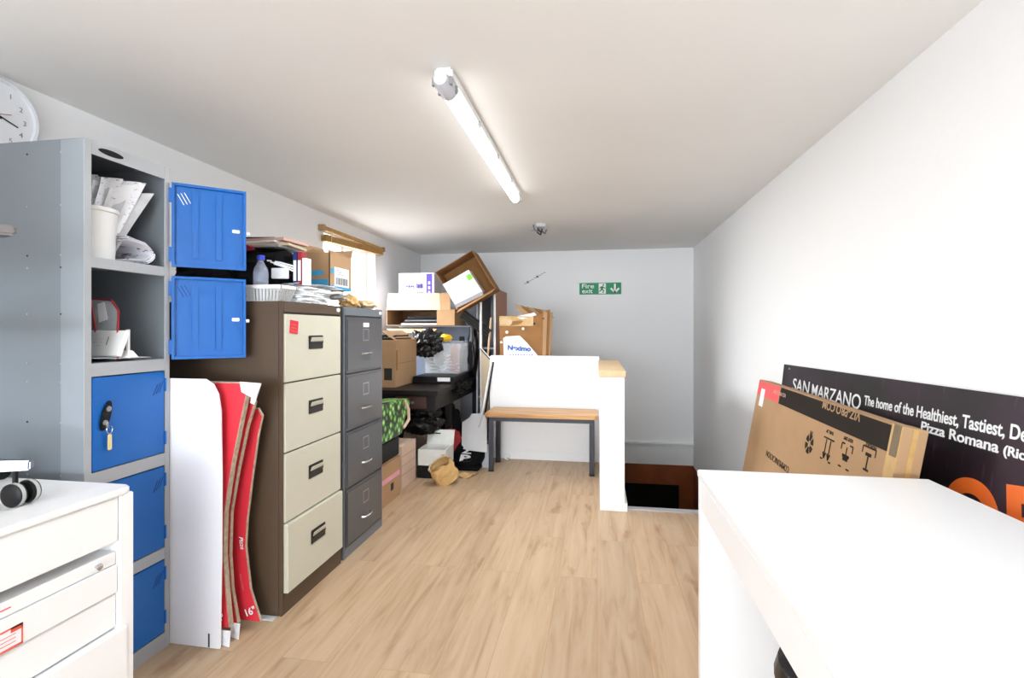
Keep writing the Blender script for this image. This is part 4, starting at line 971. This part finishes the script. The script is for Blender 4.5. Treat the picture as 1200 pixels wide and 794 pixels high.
for k, (cx_, cy_, rr) in enumerate(((-1.56, 4.80, .05), (-1.44, 4.92, .06), (-1.37, 4.80, .045))):
    P_ = [(cx_+(rr+.006*math.sin(i*.9))*math.cos(i*.55), cy_+rr*math.sin(i*.55), CZ+.012+.0028*i) for i in range(60)]
    tag(MB().tube(P_, .006, 6).build('cable', ('ink', 'paper_white', 'coral')[k], smooth=True), ('black', 'white', 'pink')[k]+' cable coiled inside the clear plastic tub', 'cable', 'cables in the clear tub')
tag(MB().blob((-1.345, 4.745, .97), (.045, .022, .10), .3, 2, 3, 21).build('clear_bag', 'folder_pink', smooth=True), 'pale pink plastic packet upright in the clear tub', 'packet')
tag(MB().blob((-1.50, 4.745, .93), (.06, .025, .08), .3, 2, 3, 23).build('clear_bag', 'paper_grey', smooth=True), 'grey plastic packet upright at the left of the clear tub', 'packet')
q = at(521, 394.5, 4.86)
tag(MB().blob((q.x, 4.86, 1.118), (.065, .06, .036), .5, 2.5, 3, 31).build('yellow_wrapper', 'yellow', smooth=True), 'crumpled yellow wrapper on top of the clear tub', 'wrapper')
q = at(498, 402, 4.66)
tag(MB().blob(q, (.155, .085, .125), .40, 2.6, 5, 41).build('bin_bag', 'black_bag', smooth=True), 'shiny black plastic bag bulging above the clear tub', 'bag')
tub('storage_box', 'translucent blue-grey storage box behind the black plastic bag', -2.06, -1.295, 5.13, 5.50, TZ, 1.240, 'clear_blue', mat('bin_rim', (190, 196, 205), .4))
# opened carton on its side, on the storage box
ob = thing('carton', 'opened carton lying on its side with a cream flap raised', 'carton', (-1.75, 5.2, 1.242))
YF_ = 4.98; Z0_, Z1_ = 1.242, 1.405; X0, X1, Y0_, Y1_ = at(453, 385, YF_).x, at(533, 385, YF_).x, YF_, 5.42
g = MB(); t_ = .005
g.box(X0, X1, Y0_, Y1_, Z0_, Z0_+t_); g.box(X0, X1, Y0_, Y1_, Z1_-t_, Z1_); g.box(X0, X0+t_, Y0_, Y1_, Z0_+t_, Z1_-t_); g.box(X1-t_, X1, Y0_, Y1_, Z0_+t_, Z1_-t_); g.box(X0+t_, X1-t_, Y1_-t_, Y1_, Z0_+t_, Z1_-t_)
g.build('box_body', 'cardboard', ob)
yf = YF_-.008
MB().slab([at(453, 363, yf), at(516, 363, yf), at(515, 343.5, yf+.05), at(455, 344, yf+.05)], .005).build('top_flap', 'cardboard_light', ob, label='cream raised flap')
MB().slab([at(516.2, 363, yf), at(528, 363, yf), at(527, 343.5, yf+.05), at(515.2, 343.5, yf+.05)], .005).build('top_flap', 'cardboard', ob)
a = at(512, 385, yf); B(a.x, X1, yf-.004, yf, Z0_, Z1_-.006).build('side_flap', 'cardboard', ob)
MB().slab([at(453, 385, yf), at(512, 385, yf), at(508, 389, yf-.12), at(462, 390, yf-.12)], .004).build('bottom_flap', 'cardboard', ob)
for k in range(5):
    g = MB(); g.M = T(-1.80+.02*k, 5.18, Z0_+.008+k*.018) @ rot(.1*math.sin(k*3)); g.box(-.20, .20, -.15, .15, 0, .014)
    tag(g.build('magazine', ('paper_white', 'black', 'ink_grey', 'black', 'table_dark')[k], bevel=.001), ('white', 'lower black', 'grey', 'upper black', 'dark brown')[k]+' magazine in the pile inside the opened side-lying carton', 'magazine', 'magazines inside the side-lying carton')
# white carton with purple stripe on top
YP = 5.10
a = at(467, 320, YP); b = at(509, 345, YP)
pb = thing('carton', 'white carton with purple stripe and print behind the raised cream flap', 'carton', ((a.x+b.x)/2, 5.2, Z1_))
px0, px1 = a.x, b.x
B(px0, px1, YP, 5.38, Z1_+.001, a.z).build('box_body', mat('carton_white', (206, 206, 216), .7), pb, bevel=.004)
q = px1-(px1-px0)*.22; B(q, q+.06, YP-.0015, YP+.001, Z1_+.01, a.z-.012).build('purple_stripe', 'purple', pb)
for k in range(4): B(q+.02, q+.042, YP-.0028, YP-.0015, 1.48+.05*k+.04, 1.51+.05*k+.04).build('lettering', 'paper_white', pb)
M = frame((px0+.08, YP-.0015, 1.64), (1, 0, 0), (0, 0, 1))
g = MB(); g.M = M
for k in range(6): g.box(.0+.016*k, .010+.016*k, .003*math.sin(k*2), .022+.006*math.cos(k*3), 0, .001)
for k in range(5): g.box(.12+.014*k, .130+.014*k, -.01, .035+.006*math.cos(k*2), 0, .001)
g.build('printed_mark', mat('purple_ink', (70, 50, 150), .7), pb)
g = MB(); g.M = M
for k in range(4): g.box(.125+.018*k, .138+.018*k, -.065, -.05, 0, .001)
g.box(.0, .10, .095, .100, 0, .001); g.build('printed_mark', 'ink_grey', pb)
# big tilted open carton, opening faces the room
TL, TT, TR, BT_ = at(510, 319, 4.82), at(553, 293, 4.82), at(580.5, 338, 4.82), at(537, 363, 4.82)
tc_ = thing('carton', 'large open carton tipped at an angle on top of the corner pile', 'carton', ((BT_.x), 4.95, BT_.z))
dp = Vector((0, .26, 0)); ctr = (TL+TT+TR+BT_)/4
g = MB()
for a, b in ((TL, TT), (TT, TR), (TR, BT_), (BT_, TL)):
    n_ = (ctr-(a+b)/2).normalized()*.006
    g.hexa([a, b, b+dp, a+dp], [a+n_, b+n_, b+n_+dp, a+n_+dp])
g.hexa([TL+dp, TT+dp, TR+dp, BT_+dp], [TL+dp*1.02, TT+dp*1.02, TR+dp*1.02, BT_+dp*1.02]); g.build('box_body', 'cardboard_dark', tc_)
d1 = (BT_-TL).normalized()
MB().slab([BT_, TR, TR+Vector((-.01, -.07, -.03)), BT_+Vector((0, -.07, -.03))], .004).build('flap', 'cardboard_dark', tc_)
u1 = (TT-TL).normalized(); v1 = (BT_-TL).normalized(); wv = (TR-TT)
ib = thing('white_box', 'white flat box with green sticker inside the tipped carton', 'box', (ctr.x, 4.80, ctr.z-.1))
A, Bq, C_, D = at(519, 333, 4.81), at(549, 316, 4.81), at(565, 341, 4.81), at(533, 357, 4.81)
g = MB(); g.hexa([A, Bq, C_, D], [p_+Vector((0, .14, 0)) for p_ in (A, Bq, C_, D)]); g.build('box_body', 'plastic_white', ib)
dn = Vector((-.35, 0, -.6)).normalized()
g = MB(); o_ = Vector((.012, .01, -.055)); 
g.hexa([D+Vector((0, .005, 0)), C_+Vector((0, .005, 0)), C_+Vector((.008, .012, -.035)), D+Vector((.008, .012, -.035))], [D+Vector((0, .13, 0)), C_+Vector((0, .13, 0)), C_+Vector((.008, .13, -.035)), D+Vector((.008, .13, -.035))])
g.build('box_lid', 'grey_sheet', ib)
s1 = at(546, 323, 4.805); ux_ = (Bq-A).normalized(); vx_ = (D-A).normalized()
MB().slab([s1, s1+ux_*.045, s1+ux_*.045+vx_*.055, s1+vx_*.055], .0015).build('sticker', 'lime', ib)
# open bookcase behind
bc = thing('bookcase', 'tall brown wooden cabinet with pale front edges in the far corner', 'cabinet', (-1.2, 5.4, 0))
bx0, bx1, by0, by1, bz = -1.22, -1.018, 5.10, 5.75, 1.618
B(bx1-.018, bx1, by0, by1, 0, bz).build('side_panel', 'wood_board', bc, bevel=.001)
B(bx0, bx0+.018, by0, by1, 0, bz-.021).build('side_panel', 'grey_sheet', bc)
B(bx0+.018, bx1-.018, by0+.01, by1, bz-.02, bz).build('top_panel', 'wood_board', bc)
B(bx0+.018, bx1-.018, by1-.01, by1, 0, bz-.02).build('back_panel', 'grey_sheet', bc)
for z_ in (.05, .5, 1.0): B(bx0+.018, bx1-.018, by0+.02, by1-.01, z_, z_+.018).build('shelf', 'grey_sheet', bc)
B(bx1-.02, bx1+.001, by0-.004, by0, 0, bz).build('edge_strip', 'plastic_white', bc)
# leaning sheets and poles in front
s_ = thing('panel_sheet', 'pale grey sheet standing upright behind the poles in the corner', 'panel', (-1.15, 5.05, 0))
MB().slab([(-1.56, 5.60, 0), (-1.235, 5.60, 0), (-1.235, 5.64, 1.50), (-1.56, 5.64, 1.50)], .006).build('sheet', 'grey_sheet', s_)
tag(MB().tube([(at(564, 482, 4.88).x, 4.88, 0), at(563.5, 354, 4.96)], .012, 10).build('white_pole', 'plastic_white', smooth=True), 'thin white pole standing upright in the far corner', 'pole')
tag(MB().tube([(at(566, 450, 4.92).x-.03, 4.90, 0), at(575.5, 372, 4.98)], .011, 10).build('wooden_pole', 'pole_wood', smooth=True), 'pale wooden pole leaning beside the brown cabinet', 'pole')
fr = thing('framed_panel', 'tan panel with thin white and black edge leaning by the low wall', 'panel', (-1.04, 4.80, 0))
a, b, c_, d_ = at(563.5, 408, 4.83), at(574.5, 421, 4.80), at(573, 470, 4.80), at(566, 486, 4.80)
bb = Vector((d_.x-.005, 4.80, 0)); b2_ = Vector((d_.x+.012, 4.80, 0))
MB()._add([a, b, c_, b2_, bb, *[p_+Vector((0, .02, 0)) for p_ in (a, b, c_, b2_, bb)]], [(0, 1, 2, 3, 4), (9, 8, 7, 6, 5)]+[(i, (i+1) % 5, 5+(i+1) % 5, 5+i) for i in range(5)]).build('board', 'folder_tan', fr)
MB().tube([a+Vector((-.004, -.006, 0)), b+Vector((0, -.006, .0))], .006, 6).build('edge', 'black', fr)
MB().tube([a+Vector((-.006, -.006, .014)), b+Vector((0, -.006, .014))], .005, 6).build('edge', 'plastic_white', fr)
# baker's peel
pe = thing('pizza_peel', 'flat silver metal pizza peel leaning blade down beside the bench', 'peel', (-1.05, 4.55, .13))
Yp = 4.40
cr_ = [(541.5, 495), (550, 489), (553, 484.5), (566, 484), (568, 487), (570.6, 493), (570.4, 530), (546, 527), (541, 521)]
pv = [at(x_, y_, 4.17+.006*(530-y_)) for x_, y_ in cr_]
g = MB(); n = len(pv); g._add(pv+[p_+Vector((0, .003, 0)) for p_ in pv], [tuple(range(n)), tuple(range(2*n-1, n-1, -1))]+[(i, (i+1) % n, n+(i+1) % n, n+i) for i in range(n)]); g.build('blade', 'aluminium', pe)
MB().tube([at(561, 500, 4.345), at(565, 484, 4.44), at(576, 425, 4.675)], [.006, .011, .011], 10).build('handle', 'aluminium', pe, smooth=True)
tag(MB().tube([(at(567, 485, 4.6).x, 4.60, .35), at(578, 424, 4.685)], .009, 8).build('black_rod', 'black', smooth=True), 'thin black rod alongside the peel handle', 'rod')
# round black thing with white lettering
rw = thing('round_case', 'round black case with white lettering on the floor by the bench', 'case', (-1.10, 4.30, 0))
c_ = Vector((-1.105, 4.36, .112)); tilt = .9
M = T(*c_) @ rot(-.35) @ rot(-tilt+PI/2-.15, 'X')
M = T(*c_) @ rot(-.1) @ rot(.9, 'X')
g = MB(); g.M = M; g.lathe([(0, -.05), (.115, -.05), (.136, -.03), (.140, 0), (.136, .03), (.115, .05), (.0, .055)], n=36, close=False); g.build('case_body', 'black_cloth', rw, smooth=True)
text_mb('B', .085, M @ T(-.062, -.095, .0565), bold=.003, width=.105).build('lettering', 'paper_white', rw)
text_mb('Z', .07, M @ T(-.045, -.022, .0565), bold=.003, width=.095).build('lettering', 'paper_white', rw)
B(-1.24, -.99, 4.22, 4.42, 0, .03).build('base_ring', 'black_cloth', rw, bevel=.01)
gs = at(563, 560, 4.30)
tag(MB().slab([(gs.x, 4.36, 0), (gs.x+.085, 4.36, 0), (gs.x+.085, 4.385, .20), (gs.x, 4.385, .20)], .006).build('grey_board', 'grey_sheet'), 'small grey board standing behind the bench leg', 'board')
# black bags and gear
q = at(492, 490, 4.22); tag(MB().blob(q, (.20, .13, .13), .3, 2.2, 5, 51).build('holdall', 'black_bag', smooth=True), 'black holdall heaped under the near corner of the black table', 'bag')
q = at(522, 503, 4.72); tag(MB().blob((q.x, 4.72, .27), (.15, .15, .27), .25, 2.2, 4, 57, flat=.27).build('bin_bag', 'black_cloth', smooth=True), 'black sack standing on the floor behind the red bag', 'bag')
tag(MB().blob((-1.86, 4.25, .26), (.17, .18, .26), .25, 2.2, 4, 53, flat=.26).build('bin_bag', 'black_cloth', smooth=True), 'dark sack under the near end of the black table', 'bag')
tag(MB().blob((-1.38, 4.40, .15), (.12, .13, .15), .25, 2.2, 4, 54, flat=.15).build('bin_bag', 'black_cloth', smooth=True), 'dark sack on the floor below the black holdall', 'bag')
q = at(528, 520, 4.42); tag(MB().blob((q.x, 4.42, .155), (.11, .08, .155), .22, 2.2, 4, 61, flat=.155).build('red_bag', 'red_dark', smooth=True), 'red cloth bag on the floor behind the torn paper bag', 'bag')
q = at(543, 452, 4.62); tag(MB().blob((q.x, 4.62, q.z-.01), (.05, .24, .055), .5, 3.0, 4, 66).build('strap_bundle', 'black_cloth', smooth=True), 'bundle of black straps hanging along the edge of the black table', 'straps')
for k, px in enumerate((529.5, 537)):
    a = at(px, 462, 5.42); tag(B(a.x-.022, a.x+.022, 5.42, 5.45, 0, .675).build('white_upright', 'plastic_white', bevel=.002), ('left', 'right')[k]+' one of two white uprights under the far end of the black table', 'post', 'white uprights behind the table')
a, b = at(543, 368, 5.02), at(574, 391, 5.00)
kb = MB(); d_ = (b-a).normalized(); n_ = Vector((-d_.z, 0, d_.x))*.045; kb.slab([a-n_, b-n_, b+n_, a+n_], .05)
lt_ = thing('folded_stand', 'long black folded equipment stand wedged across the corner pile', 'stand', (a.x, 5.0, b.z-.05)); kb.build('frame', 'black', lt_, bevel=.004)
for k in (-.4, 0, .4): MB().tube([a+n_*k*1.6+Vector((0, -.056, 0)), b+n_*k*1.6+Vector((0, -.056, 0))], .006, 6).build('bar', 'handle_black', lt_)
tag(MB().blob((-1.238, 5.035, TZ+.27), (.055, .055, .27), .22, 2.4, 4, 71, flat=.27).build('rucksack', 'black_bag', smooth=True), 'tall black bag standing at the far end of the black table', 'bag')
bx_ = at(541.5, 418, 5.09); tag(B(bx_.x-.024, bx_.x+.024, 5.068, 5.105, CZ, 1.13).build('black_box', 'black', bevel=.004), 'narrow black upright case between the clear tub and the tall black bag', 'case')
wl_ = at(547, 403.5, 5.12); tag(B(wl_.x-.045, wl_.x+.045, 5.115, 5.13, wl_.z-.014, wl_.z+.016).build('white_tag', 'paper_white', bevel=.002), 'small white tag lying against the tall black bag', 'tag')
# floor boxes beside the grey cabinet
pk = open_carton('carton', 'small brown box with pink tape on the floor by the grey cabinet', T(-1.80, 3.06, 0), .38, .485, .285, 'cardboard', (0, 0, 0, 0))
B(-1.421, -1.4195, 3.06, 3.545, .15, .185).build('pink_tape', 'pink_tape', pk)
B(-1.421, -1.4192, 3.20, 3.235, .0, .285).build('pink_tape', 'pink_tape', pk)
B(-1.4205, -1.4190, 3.38, 3.43, .075, .125).build('printed_mark', 'ink', pk)
B(-1.80, -1.42, 3.06, 3.545, .280, .286).build('lid', 'cardboard', pk)
tag(B(-1.82, -1.43, 3.07, 3.56, .288, .425).build('black_crate', 'black', bevel=.008), 'black crate on top of the small box with pink tape', 'crate')
gb = thing('shopping_bag', 'carrier bag printed with green sprouts on the black crate', 'bag', (-1.5, 3.5, .426))
g = MB(); g.hexa([(-1.66, 3.26, .427), (-1.425, 3.24, .427), (-1.425, 3.60, .427), (-1.66, 3.60, .427)], [(-1.62, 3.24, .705), (-1.435, 3.24, .705), (-1.425, 3.80, .665), (-1.62, 3.80, .665)]); g.build('bag_body', 'sprout_print', gb, bevel=.01)
MB().tube([(-1.425, 3.66, .665), (-1.41, 3.69, .60), (-1.41, 3.70, .52), (-1.42, 3.62, .47)], .012, 8).build('strap', 'cardboard_pink', gb, smooth=True)
tag(B(-1.80, -1.36, 2.99, 3.005, 0, .80).build('cardboard_sheet', 'cardboard'), 'narrow brown cardboard sheet upright behind the grey filing cabinet', 'cardboard')
tp = thing('carton', 'tall pinkish-tan box on the floor, second from the grey cabinet', 'carton', (-1.6, 3.8, 0))
B(-1.78, -1.442, 3.64, 3.94, 0, .325).build('box_body', 'cardboard_pink', tp, bevel=.003)
for z_ in (.10, .17, .24): B(-1.4425, -1.4412, 3.64, 3.94, z_, z_+.012).build('printed_band', mat('band_pink', (190, 160, 142), .85), tp)
tag(B(-1.44, -1.19, 3.96, 4.20, 0, .10).build('black_crate', 'black', bevel=.006), 'low black crate on the floor under the grey-white open box', 'crate')
fx = open_carton('carton', 'grey-white open box on a low black crate behind the tall tan box', T(-1.435, 3.97, .101), .235, .22, .13, 'foam_white', (0, 0, 1, 0), (.3, 1.2, 1.25, .3), fl=.12)
B(-1.37, -1.32, 4.212, 4.214, .31, .32).build('printed_mark', 'ink', fx)
# torn brown paper bag on the floor
tpb = thing('paper_bag', 'torn open brown paper bag lying on the floor before the red bag', 'paper bag', (-1.22, 3.95, 0))
M = T(-1.17, 3.83, .095) @ rot(.5) @ rot(-.55, 'Y') @ rot(.35, 'X')
g = MB(); g.M = M; vs = []; fs = []; n = 20
for j in range(8):
    z = -.075+.025*j
    for i in range(n):
        a = 2*PI*i/n; r1 = .095+.012*noise.noise(Vector((math.cos(a)*2, math.sin(a)*2, j*.6)))
        vs.append((r1*math.cos(a)*1.0*(abs(math.cos(a))**-.15 if abs(math.cos(a)) > .1 else 1), .065*math.sin(a)+.01*noise.noise(Vector((i*.7, j*.9, 3))), z+(.03*noise.noise(Vector((i*.9, 0, 7))) if j == 7 else 0)))
for j in range(7):
    for i in range(n): fs.append((j*n+i, j*n+(i+1) % n, (j+1)*n+(i+1) % n, (j+1)*n+i))
fs.append(tuple(range(n))[::-1]); g._add(vs, fs); g.build('bag_body', 'paper_bag', tpb)
g = MB(); g.M = M; g.tube([(.085*math.cos(a*PI/10), .058*math.sin(a*PI/10), .10) for a in range(12)], .006, 6); g.build('rolled_edge', 'cardboard_light', tpb)
tag(MB().sheet([(-1.12, 4.03, .004), (-1.02, 4.0, .004), (-.98, 4.10, .004), (-1.10, 4.14, .004)], 8, 8, .002, curl=.01, seed=9, amp=.02).build('card_scrap', 'paper_bag'), 'torn scrap of brown card beside the paper bag on the floor', 'card')

# ------------------------------------------------------------------ carton pile behind the low wall
B_ = thing('carton', 'plain carton standing behind the low wall under the battered one', 'carton', (-.69, 5.05, 0))
B(-.935, -.45, 4.84, 5.22, 0, .88).build('box_body', 'cardboard', B_, bevel=.003)
nx = thing('carton', 'battered taped carton with torn flaps resting above the low white wall', 'carton', (-.69, 5.0, .881))
zt = 1.335
g = MB(); g.hexa([(-.925, 4.845, .882), (-.455, 4.845, .882), (-.455, 5.20, .882), (-.925, 5.20, .882)], [(-.935, 4.845, zt-.01), (-.475, 4.845, zt+.02), (-.475, 5.20, zt+.02), (-.935, 5.20, zt-.01)])
g.build('box_body', 'cardboard_dark', nx, bevel=.012)
g = MB(); g.sheet([(-.93, 4.842, 1.235), (-.60, 4.842, 1.235), (-.60, 4.842, 1.325), (-.93, 4.842, 1.33)], 10, 4, .001, amp=.008, seed=2); g.build('tape', 'tape', nx, smooth=True)
for k in range(5):
    x_ = -.70+.045*k
    a = Vector((x_, 4.86+.04*k, zt)); top = Vector((x_-.095+.012*k, 4.86+.04*k, zt+.115-.012*k)); b = Vector((x_+.10, 4.86+.04*k, zt-.02)); e_ = Vector((x_-.03+.03*k*.5, 4.86+.04*k, zt+.09-.01*k))
    g = MB(); g.hexa([top, e_, b, a], [p_+Vector((0, .012, 0)) for p_ in (top, e_, b, a)]); g.build('torn_flap', ('cardboard', 'cardboard_dark')[k % 2], nx)
for k in range(3):
    x_ = -.495+.022*k
    MB().slab([(x_-.02, 4.84+.02*k, .89), (x_+.01, 4.84+.02*k, .89), (x_+.03, 4.84+.02*k, 1.36+.03*(k == 1)), (x_-.01, 4.84+.02*k, 1.38)], .006).build('torn_flap', ('cardboard', 'cardboard_dark', 'cardboard')[k], nx)
MB().slab([at(603, 371, 4.84), at(626, 366, 4.84), at(629, 369, 4.84), at(612, 374, 4.84)], .002).build('white_paper', 'paper_white', nx)
for px, py, r in ((594, 389, .016), (613, 385, .014), (587.5, 401, .013), (626, 379, .010), (637, 373, .010)):
    p = at(px, py, 4.838); g = MB(); g.M = T(*p) @ rot(PI/2, 'X'); g.lathe([(r, -.001), (r*.8, .004)], n=10); g.build('scuff' if r > .011 else 'hole', 'foam_white' if r > .011 else 'ink', nx)
# white placard with blue handwriting
pc = thing('placard', 'white card with blue handwriting propped before the battered carton', 'card', (-.74, 4.83, .96))
cr_ = [(589.5, 396), (593, 394), (609, 393), (618, 402), (630, 416), (630, 428), (591, 428)]
pv = [at(x_, y_, 4.825) for x_, y_ in cr_]; g = MB(); n = len(pv)
g._add(pv+[p_+Vector((0, .004, 0)) for p_ in pv], [tuple(range(n)), tuple(range(2*n-1, n-1, -1))]+[(i, (i+1) % n, n+(i+1) % n, n+i) for i in range(n)]); g.build('card', 'paper_white', pc)
p = at(594.5, 409.5, 4.822); text_mb('Naximo', .062, frame(p, (1, 0, -.06), (0, 0, 1)), bold=.003, width=.225).build('handwriting', 'ink_blue', pc)
g = MB(); random.seed(5)
for k in range(9):
    p = at(598+k*3.2, 416, 4.822); g.box(p.x-.004, p.x+.004, 4.8215, 4.823, p.z-.012, p.z+.006+.006*random.random())
g.build('handwriting', 'ink_blue', pc)
